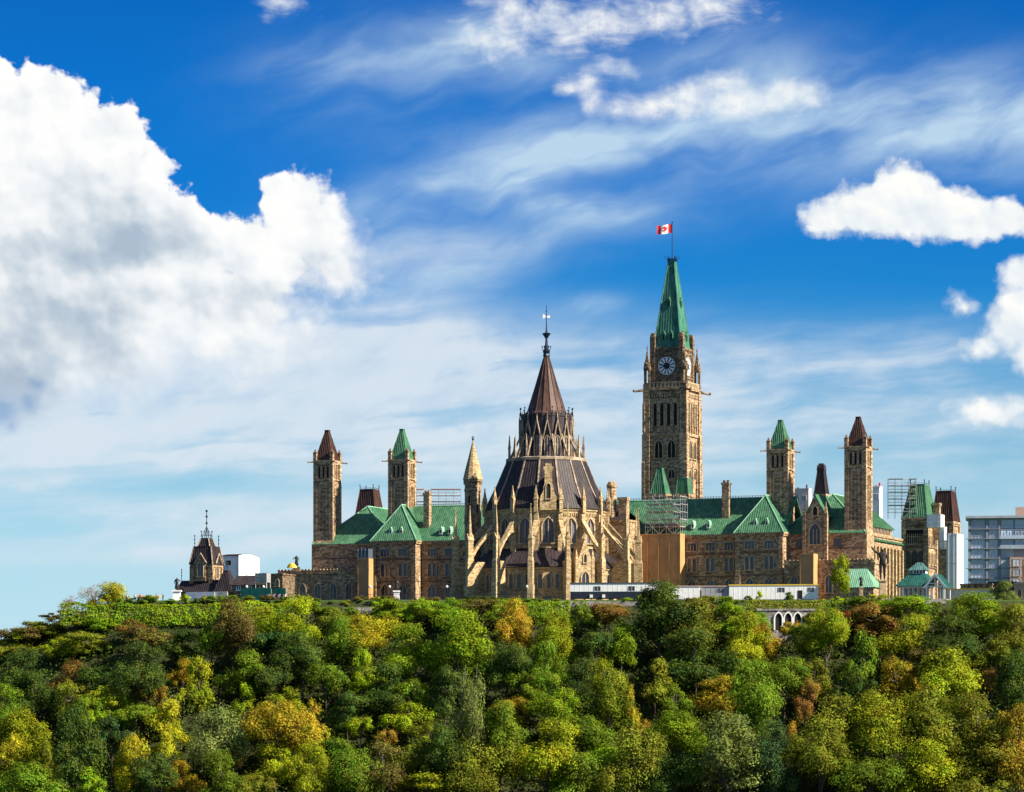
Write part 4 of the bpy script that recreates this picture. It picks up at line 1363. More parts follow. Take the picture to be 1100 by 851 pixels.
leafp = half + [(-x, z) for x, z in reversed(half[1:-1])]
b = MB()
for off in (-.05, .05):
    pts = [fpos(.5 - x * .55, .5 + z * .86) + Vector((0, off, 0)) for x, z in leafp]
    cpt = fpos(.5, .5) + Vector((0, off, 0))
    n = len(pts)
    b.add([cpt] + pts, [(0, i + 1, (i + 1) % n + 1) for i in range(n)])
b.build('maple_leaf', M['red'], fl)
# ---------------------------------------------------------------- other buildings on the hill
def toL(P):
    d = Vector((P[0] - ORG[0], P[1] - ORG[1]))
    return (CT * d.x - ST * d.y, ST * d.x + CT * d.y)
def zz(y, Y): return ZC + (HY - y) / FPX * Y

def mansard_tower(P, w0, z0, w1, z1, roofm, label, d0=None, d1=None, cat='tower', name='mansard_tower', windows=True, wallm=None, finials=True):
    d0 = d0 or w0; d1 = d1 or w1
    t = thing(name, label, cat, (P[0], P[1], 0), -TH)
    s = MB()
    s.box(-w0/2 + .3, w0/2 - .3, -d0/2 + .3, d0/2 - .3, -10, z0 - 1.2)
    s.box(-w0/2, w0/2, -d0/2, d0/2, z0 - 1.3, z0 - .7)
    s.box(-w0/2 - .2, w0/2 + .2, -d0/2 - .2, d0/2 + .2, z0 - .7, z0)
    for a in (-1, 1):
        for c_ in (-1, 1):
            s.cbox(a * (w0/2 - .5), c_ * (d0/2 - .5), 1.3, 1.3, -10, z0 - 1.0)
    s.build('wall', wallm or M['stone'], t)
    r2 = MB()
    b4 = [(-w0/2, -d0/2), (w0/2, -d0/2), (w0/2, d0/2), (-w0/2, d0/2)]
    t4 = [(-w1/2, -d1/2), (w1/2, -d1/2), (w1/2, d1/2), (-w1/2, d1/2)]
    for i in range(4):
        j = (i + 1) % 4
        r2.roof([(*b4[i], z0), (*b4[j], z0), (*t4[j], z1), (*t4[i], z1)], .15, .6)
        r2.tube((*b4[i], z0), (*t4[i], z1), .14, 5)
    r2.box(-w1/2 - .12, w1/2 + .12, -d1/2 - .12, d1/2 + .12, z1 - .12, z1 + .3)
    r2.build('roof', roofm, t)
    if finials:
        c = MB()
        for x, y in t4:
            c.tube((x, y, z1), (x, y, z1 + 1.5), .12, 5); c.ball((x, y, z1 + 1.5), .22, 6, 4)
        for i in range(4):
            j = (i + 1) % 4
            c.tube((*t4[i], z1 + .7), (*t4[j], z1 + .7), .05, 4)
        c.build('roof_finial', M['iron'], t)
    return t

# stair towers of the far front, seen over the ridge
for (x, y0, y1, w0, w1, lab, Y) in ((709.5, 504, 531, 4.6, 1.3, 'small steep green pyramid roof peeping over the ridge at the clock tower foot', 1062),
                                    (735, 515, 531, 3.7, 2.9, 'squat flat-topped green roof peeping over the ridge beside a pyramid roof', 1064)):
    P = px(x, 600, Y)
    t = mansard_tower(P, w0, zz(y1, Y), w1, zz(y0, Y), M['copper'], lab, finials=False, name='stair_tower')

# dark mansards behind
P = px(397, 600, 1120); mansard_tower(P, 7.2, zz(563, 1120), 4.3, zz(527, 1120), M['brown_roof'], 'dark purple mansard tower roof behind the left end of the green roofs')
P = px(1016, 600, 1112); mt = mansard_tower(P, 6.6, zz(561, 1112), 4.6, zz(529, 1112), M['brown_roof'], 'dark brown mansard tower behind the white sheeting on the right', d0=8, d1=5)
for q in (-2.4, 0, 2.4):
    window(mt, 3.05, q, zz(590, 1112), math.pi / 2, .9, 3.0, .2, .2, 0, True, M['trim'], M['glass'])
P = px(882.5, 600, 1110)
t = mansard_tower(P, 3.6, zz(531, 1110), 1.9, zz(506, 1110), M['slate'], 'small dark slate spirelet with iron tips behind the green gable', cat='turret', name='spirelet')
s = MB(); s.pyr(0, 0, 2.3, zz(506, 1110), 2.3, zz(503, 1110)); s.pyr(0, 0, 2.3, zz(503, 1110), 1.3, zz(498, 1110)); s.build('cap', M['slate'], t)

# west block tower with a green roof
Y = 1085
P = px(988, 600, Y)
wb = mansard_tower(P, 7.6, zz(557, Y), 4.2, zz(522, Y), M['copper'], 'brown stone tower with blunt green mansard roof behind the gazebo', d0=11.0, d1=5.0)
window(wb, 0, -5.2, zz(585, Y), 0, 5.6, 4.0, .3, .25, 8, False, M['trim'], M['void'], name='louvre_window', tran=2.0)
for q in (-2.2, 0, 2.2): window(wb, q, -5.2, zz(607, Y), 0, 1.5, 3.8, .25, .3, 1, True, M['trim_dark'], M['glass'])
for q in (-3.2, 0, 3.2):
    window(wb, 3.5, q, zz(607, Y), math.pi/2, 1.3, 3.6, .25, .3, 1, True, M['trim'], M['glass'])
    window(wb, 3.5, q, zz(588, Y), math.pi/2, 1.2, 3.4, .25, .3, 1, True, M['trim'], M['glass'])
s = MB()
for z in (zz(566, Y), zz(589, Y), zz(611, Y)): s.box(-3.75, 3.75, -5.5, 5.5, z, z + .4)
s.build('string_course', M['trim_dark'], wb)
s = MB(); s.box(-1.0, 1.0, 1.0, 3.0, zz(557, Y), zz(541, Y)); s.box(-1.2, 1.2, .8, 3.2, zz(543, Y), zz(540, Y)); 
s = MB(); s.cbox(4.6, 2.0, 1.9, 1.9, zz(580, Y), zz(541, Y)); s.cbox(4.6, 2.0, 2.3, 2.3, zz(543.5, Y), zz(540.5, Y)); s.build('chimney', M['stone'], wb)

def sheeting(P, w, d, z0, z1, name, label, cat, m, fold=.12, n=9):
    t = thing(name, label, cat, (P[0], P[1], 0), -TH)
    rng = random.Random(int(P[0] * 10))
    ring_ = []
    for (ax, ay), (bx_, by) in (((-w/2, -d/2), (w/2, -d/2)), ((w/2, -d/2), (w/2, d/2)), ((w/2, d/2), (-w/2, d/2)), ((-w/2, d/2), (-w/2, -d/2))):
        for i in range(n):
            f = i / n
            o_ = rng.uniform(-fold, fold) if i else 0
            nx_, ny_ = (by - ay), -(bx_ - ax)
            L_ = math.hypot(nx_, ny_)
            ring_.append((ax + (bx_ - ax) * f + nx_ / L_ * o_, ay + (by - ay) * f + ny_ / L_ * o_))
    s = MB(); s.loft([(ring_, z0), (ring_, z1)])
    s.build('sheet', m, t)
    b = MB()
    for i in range(0, len(ring_), 3):
        b.tube((*ring_[i], z0), (*ring_[i], z1 + .25), .07, 4)
    for z in (z0 + (z1 - z0) * f for f in (.02, .34, .67, .99)):
        for i in range(len(ring_)):
            j = (i + 1) % len(ring_)
            b.tube((*[q * 1.004 for q in ring_[i]], z), (*[q * 1.004 for q in ring_[j]], z), .045, 3)
    b.build('tube_frame', M['grey'], t)
    return t
P = px(1005, 600, 1076); sheeting(P, 4.2, 4.0, zz(567, 1076), zz(553, 1076), 'sheeting_box', 'cream sheeting box hung round the green-roofed tower just under its eaves', 'sheeting', M['white'], .05, 4)
P = px(1013, 600, 1076); sheeting(P, 1.4, 3.0, zz(590, 1076), zz(566, 1076), 'sheeting_strip', 'narrow white sheeting hanging down the sunlit side of the green-roofed tower', 'sheeting', M['white'], .04, 3)
P = px(1026, 600, 1072); sheeting(P, 3.0, 7.6, -2, zz(574, 1072), 'sheeted_scaffold_tower', 'tall pleated white sheeted scaffold shaft right of the gazebo', 'sheeted scaffold', M['white'], .16, 9)

M['brick_faint'] = plain('faint_pink_render', (0.62, 0.52, 0.50), 0.8, var=0.05)
def plant_room(x0, x1, y0, Y, label, m, stack):
    P = px((x0 + x1) / 2, 600, Y)
    w = (x1 - x0) / FPX * Y
    t = thing('plant_room', label, 'building', (P.x, Y, 0), -TH)
    z1 = zz(y0, Y)
    s = MB(); s.box(-w/2, w/2, 0, 3, -20, z1); s.box(-w/2 - .1, w/2 + .1, -.1, 3.1, z1, z1 + .4); s.build('wall', m, t)
    s = MB(); s.tube((w * .3, 1.5, z1), (w * .3, 1.5, z1 + 1.6), .3, 7); s.tube((-w * .25, 1.5, z1), (-w * .25, 1.5, z1 + .8), .4, 8); s.build('flue', stack, t)
    for q in (-.25, .2): window(t, q * w, 0, z1 - 3.6, 0, w * .28, 1.6, .12, .1, 1, False, m, M['grey'], sill=False, name='louvre')
plant_room(851, 869, 526, 1200, 'low pale pinkish plant room on the roofs beside the dark slate spirelet', M['brick_faint'], M['dkgrey'])
plant_room(937.5, 945, 524, 1150, 'small white plant room with a red flue right of the dark-roofed stone tower', M['white'], M['redpaint'])

# apartment block on the right
Y = 1250
P = px(1041, 600, Y)
M['slate_blue'] = plain('slate_blue_panel', (0.24, 0.26, 0.31), 0.6)
ab = thing('apartment_block', 'modern grey-blue glass apartment block with dark flat roof', 'apartment block', (P[0], P[1], 0), R(-8))
zt, zb = zz(554.5, Y), -20
W_ = 30.0
s = MB(); s.box(0, W_, 0, 16, zb, zt - .8); s.build('wall', M['slate_blue'], ab)
s = MB(); s.box(-1.2, W_, -1.4, 16, zt - .8, zt); s.build('roof_slab', M['balcony'], ab)
fh = 3.3
xs_ = [(0.6, 5.4), (6.6, 9.6), (10.6, 14.8), (15.2, 19.4), (19.8, 24.0), (24.4, 28.6)]
for j in range(9):
    z = zt - 1.1 - (j + 1) * fh
    for i, (a, b_) in enumerate(xs_):
        if i >= 3 and j >= 3: continue
        window(ab, (a + b_) / 2, 0, z + .25, 0, b_ - a - .3, fh - .55, .12, .16, 3, False, M['balcony'], M['glass_blue'], sill=False, tran=.8)
    s = MB(); s.box(-1.0 if j % 3 == 1 else 0.0, (10.2 if j not in (2, 5) else W_), -.8, 0.1, z - .12, z + .12); s.build('balcony_slab', M['slate_blue'], ab)
for j in (1, 2):
    z = zt - 1.1 - (j + 1) * fh
    s = MB(); s.box(10.4, 29, -1.3, -1.22, z + .1, z + 1.15); s.build('balcony_rail', M['glass_blue'], ab)
    s = MB(); s.box(10.4, 29, -1.4, 0.1, z - .15, z + .1); s.build('balcony_slab', M['balcony'], ab)
s = MB(); s.box(5.6, 6.4, -.5, .2, zb, zt - .8); s.box(9.8, 10.4, -.5, .2, zb, zt - .8); s.box(-.3, .5, -.5, .2, zb, zt - .8); s.build('column', M['slate_blue'], ab)
s = MB(); s.box(13.6, W_ + .5, -2.2, 3, zb, zt - 1.1 - 3.9 * fh); s.build('brick_wing', M['brick_pale'], ab)
for j in range(4):
    for x in (15.8, 19.4, 23.0, 26.6):
        window(ab, x, -2.2, zt - 1.1 - 3.9 * fh - 2.9 - j * 3.3, 0, 2.2, 2.2, .15, .12, 1, False, M['brick_pale'], M['glass_blue'])
s = MB(); s.box(15.4, 24, 5, 12, zt, zt + 3.2); s.build('penthouse', M['brick_pale'], ab)
s = MB(); s.tube((20, 8, zt + 3), (20, 8, zt + 5), .1, 5); s.build('mast', M['iron'], ab)

# dark shed and brown annex at the right edge
P = px(1078, 600, 1000)
t = thing('shed', 'low dark shed with a flat roof in front of the glass apartment block', 'shed', (P[0], P[1], 0), -TH)
s = MB(); s.box(-3.6, 3.6, -2, 4, 0, 6.4); s.build('wall', M['dkgrey'], t)
s = MB(); s.box(-3.9, 3.9, -2.3, 4.3, 6.4, 6.9); s.build('roof', M['navy'], t)
window(t, -1.2, -2, 4.2, 0, 1.6, 1.2, .12, .1, 1, False, M['grey'], M['glass'])
P = px(1102, 600, 990)
t = thing('annex', 'small brown stone annex with arched window at the right edge', 'building', (P[0], P[1], 0), -TH)
s = MB(); s.box(-2.6, 6, -2, 6, 0, 6.2); s.box(-2.8, 6, -2.2, 6, 5.8, 6.3); s.box(-1.0, 6, 0, 6, 6.3, 11.0); s.build('wall', M['brick_pale'], t)
window(t, -1.2, -2, 2.2, 0, .9, 2.4, .2, .2, 0, True, M['trim'], M['glass'])
P = px(1049, 600, 985)
t = thing('garden_wall', 'low brown stone wall behind the yellow-topped hoarding on the right', 'wall', (P[0], P[1], 0), -TH)
s = MB(); s.box(-4.3, 4.3, -.5, .5, 0, 5.4); s.box(-4.5, 4.5, -.65, .65, 5.4, 5.8); s.build('wall', M['stone_dark'], t)
s = MB()
for q in range(6): s.box(-4 + q * 1.5, -3.7 + q * 1.5, -.62, -.5, 0, 5.4)
s.build('pilaster', M['stone'], t)

# ---------------------------------------------------------------- east block (left)
Y = 1130
P = px(222, 600, Y)
eb = thing('gothic_tower_block', 'dark gothic stone block with a spiky mansard tower at the left end', 'building', (P[0], P[1], 0), -TH)
s = MB()
s.box(-3.4, 3.4, -3.4, 3.4, -10, zz(608, Y))
for a in (-1, 1):
    for c_ in (-1, 1):
        s.cbox(a * 3.2, c_ * 3.2, 1.3, 1.3, -10, zz(608, Y)); s.pyr(a * 3.2, c_ * 3.2, 1.7, zz(634, Y), 1.3, zz(626, Y))
s.box(-3.7, 3.7, -3.7, 3.7, zz(609.5, Y), zz(607, Y))
gable_prism(s, 3.4, zz(625, Y), zz(606, Y), zz(596, Y), -4.1, -1)
s.build('wall', M['stone'], eb)
window(eb, 0, -4.1, zz(620, Y), 0, 1.7, 4.4, .3, .3, 1, True, M['trim'], M['glass'])
window(eb, 3.4, 0, zz(622, Y), math.pi/2, 1.6, 4.2, .3, .3, 1, True, M['trim'], M['glass'])
r2 = MB()
for (a, z0, b_, z1) in ((3.9, zz(607, Y), 2.9, zz(588, Y)), (2.1, zz(588, Y), 1.25, zz(579, Y))):
    for f in range(4):
        q = MB(); q.roof([(-a, -a, z0), (a, -a, z0), (b_, -b_, z1), (-b_, -b_, z1)], .15, .6); merge(r2, q, f * math.pi/2)
    r2.box(-b_ - .1, b_ + .1, -b_ - .1, b_ + .1, z1 - .1, z1 + .2)
r2.roof([(-2.1, -4.2, zz(606, Y)), (0, -4.2, zz(595, Y)), (0, -1, zz(595, Y)), (-2.1, -1, zz(606, Y))], .15, .6)
r2.roof([(2.1, -4.2, zz(606, Y)), (0, -4.2, zz(595, Y)), (0, -1, zz(595, Y)), (2.1, -1, zz(606, Y))], .15, .6)
r2.build('tower_roof', M['slate'], eb)
h = MB()
for f in range(4):
    q = MB()
    for (a, z0, b_, z1) in ((3.95, zz(607, Y), 2.95, zz(588, Y)), (2.15, zz(588, Y), 1.3, zz(579, Y))):
        q.tube((a, -a, z0), (b_, -b_, z1), .2, 5)
    q.tube((0, -4.25, zz(595, Y)), (2.1, -4.25, zz(606, Y)), .2, 5); q.tube((0, -4.25, zz(595, Y)), (-2.1, -4.25, zz(606, Y)), .2, 5)
    merge(h, q, f * math.pi / 2)
h.build('roof_hip', M['lead'], eb)
c = MB()
for f in range(4):
    q = MB()
    q.tube((2.7, -2.7, zz(588, Y)), (2.7, -2.7, zz(575, Y)), .1, 5)
    for k_ in range(3): q.ball((2.7, -2.7, zz(584 - k_ * 4, Y)), .22, 6, 4)
    q.tube((1.2, -1.2, zz(579, Y)), (1.2, -1.2, zz(571, Y)), .1, 5); q.ball((1.2, -1.2, zz(571, Y)), .24, 6, 4)
    q.tube((-1.2, -1.2, zz(575, Y)), (1.2, -1.2, zz(575, Y)), .07, 4)
    q.tube((1.2, -1.2, zz(577, Y)), (0, 0, zz(566, Y)), .08, 4)
    merge(c, q, f * math.pi / 2)
c.tube((0, 0, zz(580, Y)), (0, 0, zz(548, Y)), .11, 5)
for yy in (549, 555, 562): c.ball((0, 0, zz(yy, Y)), .38, 7, 5)
c.build('iron_cresting', M['iron'], eb)
# lower range under the tower
s = MB(); s.box(-7.8, 11.5, -5.2, 10, -10, zz(637, Y)); s.build('range_wall', M['stone_dark'], eb)
r2 = MB()
z0, z1 = zz(637, Y), zz(624, Y)
e4 = [(-8.1, -5.5), (11.8, -5.5), (11.8, 10.3), (-8.1, 10.3)]; t4 = [(-6.8, -3.3), (9.6, -3.3), (9.6, 8.2), (-6.8, 8.2)]
for i in range(4):
    j = (i + 1) % 4
    r2.roof([(*e4[i], z0), (*e4[j], z0), (*t4[j], z1), (*t4[i], z1)], .15, .7)
r2.add([(*q, z1) for q in t4], [(0, 1, 2, 3)])
z2 = zz(615, Y)
for (cx, w, zt_) in ((8.3, 3.2, z2),):
    for f in range(4):
        q = MB(); q.roof([(-w, -w, z0), (w, -w, z0), (.8, -.8, zt_), (-.8, -.8, zt_)], .15, .6)
        merge(r2, q, f * math.pi/2, (cx, -3.0, 0))
    r2.box(cx - .9, cx + .9, -3.9, -2.1, zt_ - .05, zt_ + .3)
r2.build('range_roof', M['slate'], eb)
c = MB()
for (x, y, z, hh) in ((-6.8, -3.3, z1, 3.4), (-6.8, 8.2, z1, 2.5), (7.6, -3.7, z2, 2.6), (9.0, -3.7, z2, 2.6), (9.6, 8, z1, 2)):
    c.tube((x, y, z), (x, y, z + hh), .09, 5)
    for f in (.45, .75, 1): c.ball((x, y, z + hh * f), .2, 6, 4)
c.build('range_finial', M['iron'], eb)

Y = 1165
P = px(247, 600, Y)
t = thing('sheeted_building', 'building wrapped in plain white sheeting with a low curved top, behind the gothic block', 'sheeted building', (P[0], P[1], 0), -TH)
s = MB()
zt = zz(597, Y)
prof = [(-3.0, -10), (-3.0, zt - .4)] + [(-3.0 + 6.0 * i / 8, zt - .4 + 1.0 * math.sin(math.pi * i / 8)) for i in range(1, 8)] + [(3.0, zt - .4), (3.0, -10)]
s.box(-3.0, 3.0, 0, 15, -10, zt - .5)
nseg = 10
rw = [[(x, 15 * i / nseg, zt - .5 + 1.2 * math.sin(math.pi * (.12 + .76 * i / nseg))) for i in range(nseg + 1)] for x in (-3.0, 3.0)]
s.add(rw[0] + rw[1], [(i, nseg + 1 + i, nseg + 2 + i, i + 1) for i in range(nseg)])
for x, rr in ((-3.0, rw[0]), (3.0, rw[1])):
    s.add(rr + [(x, 15, zt - .6), (x, 0, zt - .6)], [tuple(range(nseg + 3))])
s.add([rw[0][0], rw[1][0], (3.0, 0, zt - .6), (-3.0, 0, zt - .6)], [(0, 1, 2, 3)])
s.build('sheet', M['white'], t)
window(t, -.4, 0, zz(607, Y), 0, 1.4, 1.3, .1, .1, 0, False, M['dkgrey'], M['void'], sill=False, name='vent_opening')
s = MB()
for i in range(6): s.tube((3.03, i * 3 + .02, -5), (3.03, i * 3 + .02, zt + .3), .05, 4)
s.build('tube_frame', M['grey'], t)
s = MB(); s.add([(x, y, z + .12) for x, y, z in rw[0] + rw[1]], [(i, nseg + 1 + i, nseg + 2 + i, i + 1) for i in range(nseg)])
s.add([(-3.1, -.1, zt - .12), (3.1, -.1, zt - .12), (3.1, -.1, zt + .16), (-3.1, -.1, zt + .16)], [(0, 1, 2, 3)])
s.build('roof_edge', M['brown_roof'], t)

P = px(299, 600, 1020)
t = thing('stone_outbuilding', 'low grey stone outbuilding at the left end of the arched wing', 'building', (P[0], P[1], 0), -TH)
s = MB(); s.box(-2.4, 2.2, -2, 6, -2, zz(618, 1020)); s.box(-2.6, 2.4, -2.2, 6.2, zz(618, 1020), zz(616.5, 1020)); s.build('wall', M['stone_dark'], t)
window(t, 0.6, -2, zz(630, 1020), 0, 1.0, 2.0, .2, .2, 0, True, M['trim'], M['glass'])
P = px(282.5, 600, 1000)
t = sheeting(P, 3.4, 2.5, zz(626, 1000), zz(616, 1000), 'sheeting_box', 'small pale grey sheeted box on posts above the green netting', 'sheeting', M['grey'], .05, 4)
s = MB()
for x in (-1.6, 1.6):
    for y in (-1.2, 1.2): s.tube((x, y, -1), (x, y, zz(626, 1000)), .1, 5)
s.build('leg', M['steel'], t)
P = px(268, 600, 1040)
t = thing('workshop', 'dark low workshop roofs between the gothic block and the grey outbuilding', 'building', (P[0], P[1], 0), -TH)
s = MB(); s.box(-4.5, 6, -2, 6, -6, zz(628, 1040)); s.build('wall', M['stone_dark'], t)
s = MB()
s.roof([(-4.8, -2.3, zz(629, 1040)), (6.2, -2.3, zz(629, 1040)), (6.2, 2, zz(618, 1040)), (-4.8, 2, zz(618, 1040))], .2, .8)
s.roof([(-4.8, 6.3, zz(629, 1040)), (6.2, 6.3, zz(629, 1040)), (6.2, 2, zz(618, 1040)), (-4.8, 2, zz(618, 1040))], .2, .8)
s.build('roof', M['slate'], t)
for q in (-2.4, 1.0): window(t, q, -2, zz(634, 1040), 0, 1.2, 1.3, .15, .12, 1, False, M['white'], M['glass'])

# ---------------------------------------------------------------- scaffolds and hoardings
def scaffold(loc, nx_, ny_, nz_, bx_, by_, bz_, name, label, planks=None, rz=-TH, r=.075, seed=1, tm=None):
    t = thing(name, label, 'scaffold', loc, rz)
    rng = random.Random(seed)
    s = MB(); dg = MB()
    for i in range(nx_ + 1):
        for j in range(ny_ + 1):
            s.tube((i * bx_, j * by_, 0), (i * bx_, j * by_, nz_ * bz_ - rng.choice([0, 0, 0, .9]) * rng.random() * bz_ + rng.uniform(.1, 1.0)), r, 4)
    for l in range(1, nz_ + 1):
        for j in range(ny_ + 1):
            for dz_ in (0, 1.0):
                if (l == nz_ and dz_) or rng.random() < .22: continue
                s.tube((-.2, j * by_, l * bz_ + dz_), (nx_ * bx_ + .2, j * by_, l * bz_ + dz_), r * .85, 4)
        for i in range(nx_ + 1):
            s.tube((i * bx_, -.2, l * bz_), (i * bx_, ny_ * by_ + .2, l * bz_), r * .85, 4)
    s.build('frame', tm or M['steel'], t)
    for l in range(nz_):
        for i in range(nx_):
            a, b_ = (i, i + 1) if (i + l) % 2 == 0 else (i + 1, i)
            dg.tube((a * bx_, -.06, l * bz_), (b_ * bx_, -.06, (l + 1) * bz_), r * .8, 4)
    dg.build('brace', tm or M['steel'], t)
    for l in range(1, nz_ + 1):
        p = MB()
        for i in range(nx_):
            if rng.random() < .85:
                p.box(i * bx_ + .05, (i + 1) * bx_ - .05, .1, ny_ * by_ - .1, l * bz_ + .09, l * bz_ + .17)
        if p.v: p.build('plank_deck', planks[l % len(planks)] if planks else M['ply_pale'], t)
    return t
L0 = L2W(20.8, 20.6)
scaffold((L0.x, L0.y, 20.2), 5, 3, 5, 2.0, 1.9, 2.05, 'roof_scaffold', 'grey tube scaffold climbing the green roof above the plywood enclosure', [M['grey'], M['ply']], seed=3)
P = px(447, 600, 1100); scaffold((P.x, P.y, zz(552, 1100)), 6, 2, 4, 2.2, 2, 1.8, 'roof_scaffold', 'scaffold with red and brown decks behind the chimney of the left roof', [M['redpaint'], M['white'], M['brown_roof'], M['white']], seed=5, rz=0, r=.04, tm=M['grey'])
P = px(955, 600, 1080); scaffold((P.x, P.y, zz(557, 1080)), 4, 2, 6, 2.0, 2, 1.9, 'roof_scaffold', 'skeletal grey scaffold left of the blunt green mansard roof', [M['dkgrey'], M['grey']], seed=8, rz=0, r=.05, tm=M['grey'])

def enclosure(lx0, lx1, ly0, ly1, z1, label, top_glass=0.0, seed=2, z0=0):
    c0 = L2W((lx0 + lx1) / 2, ly0)
    t = thing('plywood_enclosure', label, 'plywood enclosure', (c0.x, c0.y, 0), -TH)
    w, d = lx1 - lx0, ly1 - ly0
    s = MB()
    n = max(1, round(w / 3.2))
    for i in range(n):
        a, b_ = -w/2 + i * w / n, -w/2 + (i + 1) * w / n
        o_ = 0.05 * (i % 2)
        s.box(a + .02, b_ - .02, -o_, d, z0, z1 - top_glass)
    s.build('panel', M['ply'], t)
    b = MB()
    for i in range(n + 1):
        a = -w/2 + i * w / n
        b.box(a - .14, a + .14, -.22, -.06, z0, z1 - top_glass)
    b.box(w/2, w/2 + .16, -.2, d, z0, z1 - top_glass)
    b.box(-w/2 - .1, w/2 + .16, -.25, d, z1 - top_glass, z1 - top_glass + .3)
    for i in range(n):
        a, b_ = -w/2 + i * w / n, -w/2 + (i + 1) * w / n
        if i % 2 == 1:
            b.tube((a, -.16, z1 * .45), (b_, -.16, z1 * .85), .09, 4); b.tube((b_, -.16, z1 * .3), (a, -.16, z1 * .6), .09, 4)
    for z in [q * 3.9 for q in range(1, int((z1 - top_glass) / 3.9) + 1)]:
        b.box(-w/2, w/2, -.10, -.05, z - .07, z + .07)
    b.build('batten', M['ply_pale'], t)
    if top_glass:
        g = MB(); g.box(-w/2, w/2, 0, d, z1 - top_glass + .3, z1); g.build('glazed_top', M['louvre'], t)
        g = MB()
        for i in range(4): g.box(-w/2 + i * w/3 - .08, -w/2 + i * w/3 + .08, -.08, 0, z1 - top_glass, z1 + .1)
        g.build('mullion', M['grey'], t)
    return t
enclosure(18.6, 31.0, 19.8, 24.2, 20.0, 'tall orange plywood enclosure under the roof scaffold beside the library')
enclosure(-61.2, -58.0, 12.6, 15.4, 17.6, 'narrow plywood shaft with a blue glazed top on the arched left wing', 3.0)
enclosure(67.6, 71.2, 11.6, 15.2, 13.4, 'narrow yellow-edged plywood shaft behind the golden columnar tree')

def cabin(P, w, d, z0, z1, label, split=None, topm=None, wins=(), door=(), name='site_cabin', rz=R(-5), wallm=None, boxes=()):
    t = thing(name, label, 'site cabin', (P[0], P[1], 0), rz)
    wallm = wallm or M['white']
    s = MB()
    zs = z0 if split is None else split
    s.box(-w/2, w/2, 0, d, zs, z1)
    n = int(w / 1.2)
    for i in range(1, n):
        s.box(-w/2 + i * w / n - .03, -w/2 + i * w / n + .03, -.03, 0, zs, z1)
    s.build('wall', wallm, t)
    if split is not None:
        s = MB(); s.box(-w/2, w/2, -.02, d, z0, split - .02); s.build('lower_wall', M['navy'], t)
    s = MB(); s.box(-w/2 - .15, w/2 + .15, -.15, d + .15, z1, z1 + .28); s.build('roof_edge', topm or M['dkgrey'], t)
    s = MB()
    for i in range(int(w / 3) + 1):
        s.cbox(-w/2 + .3 + i * (w - .6) / max(1, int(w / 3)), d / 2, .35, d * .8, z0 - .9, z0)
    s.build('skid', M['dkgrey'], t)
    for x in wins: window(t, x, 0, z0 + (z1 - z0) * .52, 0, 1.5, 1.1, .1, .1, 1, False, M['grey'], M['glass'], sill=False)
    for x in door: window(t, x, 0, z0 + .1, 0, 1.0, 2.1, .1, .08, 0, False, M['dkgrey'], M['void'], sill=False, name='door')
    for x in boxes:
        b = MB(); b.box(x - .35, x + .35, -.6, -.04, z0 + .2, z0 + 1.0); b.build('vent_box', M['white'], t)
    return t
Y = 957
def zg(y): return zz(y, Y)
P = px(661, 600, Y); cabin(P, 23.2, 3.2, zg(643), zg(627), 'long white site cabin with dark blue lower wall in front of the library', zg(635.5), wins=(-4.6, 4.2), boxes=(-6.2, -3.0))
P = px(737, 600, Y + 2); cabin(P, 7.0, 2.6, zg(643.5), zg(630), 'short plain white cabin between the long cabins', None, M['brick_pale'], wins=())
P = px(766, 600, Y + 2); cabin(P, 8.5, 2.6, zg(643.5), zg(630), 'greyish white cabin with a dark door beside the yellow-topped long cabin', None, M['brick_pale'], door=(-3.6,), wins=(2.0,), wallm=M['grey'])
P = px(831, 600, Y); cabin(P, 22.8, 3.0, zg(644), zg(629), 'long white cabin with a yellow top edge and three dark openings', None, M['yellow'], wins=(2.0, 9.6), door=(6.8,))
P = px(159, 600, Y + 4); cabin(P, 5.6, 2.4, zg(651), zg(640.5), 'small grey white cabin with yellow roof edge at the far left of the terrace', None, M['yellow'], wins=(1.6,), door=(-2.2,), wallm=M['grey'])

def hoarding(x0, x1, y0, y1, Y, label, m, topm=None, name='hoarding', rz=-TH, bump=0.0, cat='hoarding', th=.12):
    if name == 'terrace_wall':                 # a retaining wall: its foot on the slope, its back in the terrace
        while Y > 925 and terr(px((x0 + x1) / 2, 600, Y).x, Y) > zz(y1, Y): Y -= .25
        th = 947.0 - Y
    a, b_ = px(x0, 600, Y), px(x1, 600, Y)
    w = (b_.x - a.x) / (math.cos(rz) if rz else 1)
    t = thing(name, label, cat, ((a.x + b_.x) / 2, Y, 0), rz)
    z0, z1 = zz(y1, Y), zz(y0, Y)
    n = max(2, int(w / 2.4))
    s = MB()
    for i in range(n):
        s.box(-w/2 + i * w/n + .02, -w/2 + (i + 1) * w/n - .02, -.02 * (i % 2), th, z0, z1 + bump * math.sin(i * 2.1))
    s.build('panel', m, t)
    s = MB()
    for i in range(n + 1):
        s = MB(); s.cbox(-w/2 + i * w/n, th + .1, .14, .14, z0 - 2, z1 - .2); s.build('post', M['grey'], t)
    if topm:
        s = MB(); s.box(-w/2, w/2, -.1, th + .1, z1, z1 + .35); s.build('top_rail', topm, t)
    return t
hoarding(199, 231, 636, 647, 965, 'white hoarding in front of the gothic block', M['white'])
hoarding(231, 244.5, 635.5, 647, 963, 'cream hoarding corner panel beside the white hoarding, catching the sun', M['cream'])  # cream tone stands for sunlight on this end of the white hoarding
hoarding(258, 291.5, 632, 645, 970, 'wide green netting screen below the grey sheeted box', M['green_net'], name='netting_screen', cat='netting screen')
hoarding(294, 307, 632, 641, 972, 'short green netting screen next to the arched low wing', M['green_net'], name='netting_screen', cat='netting screen')
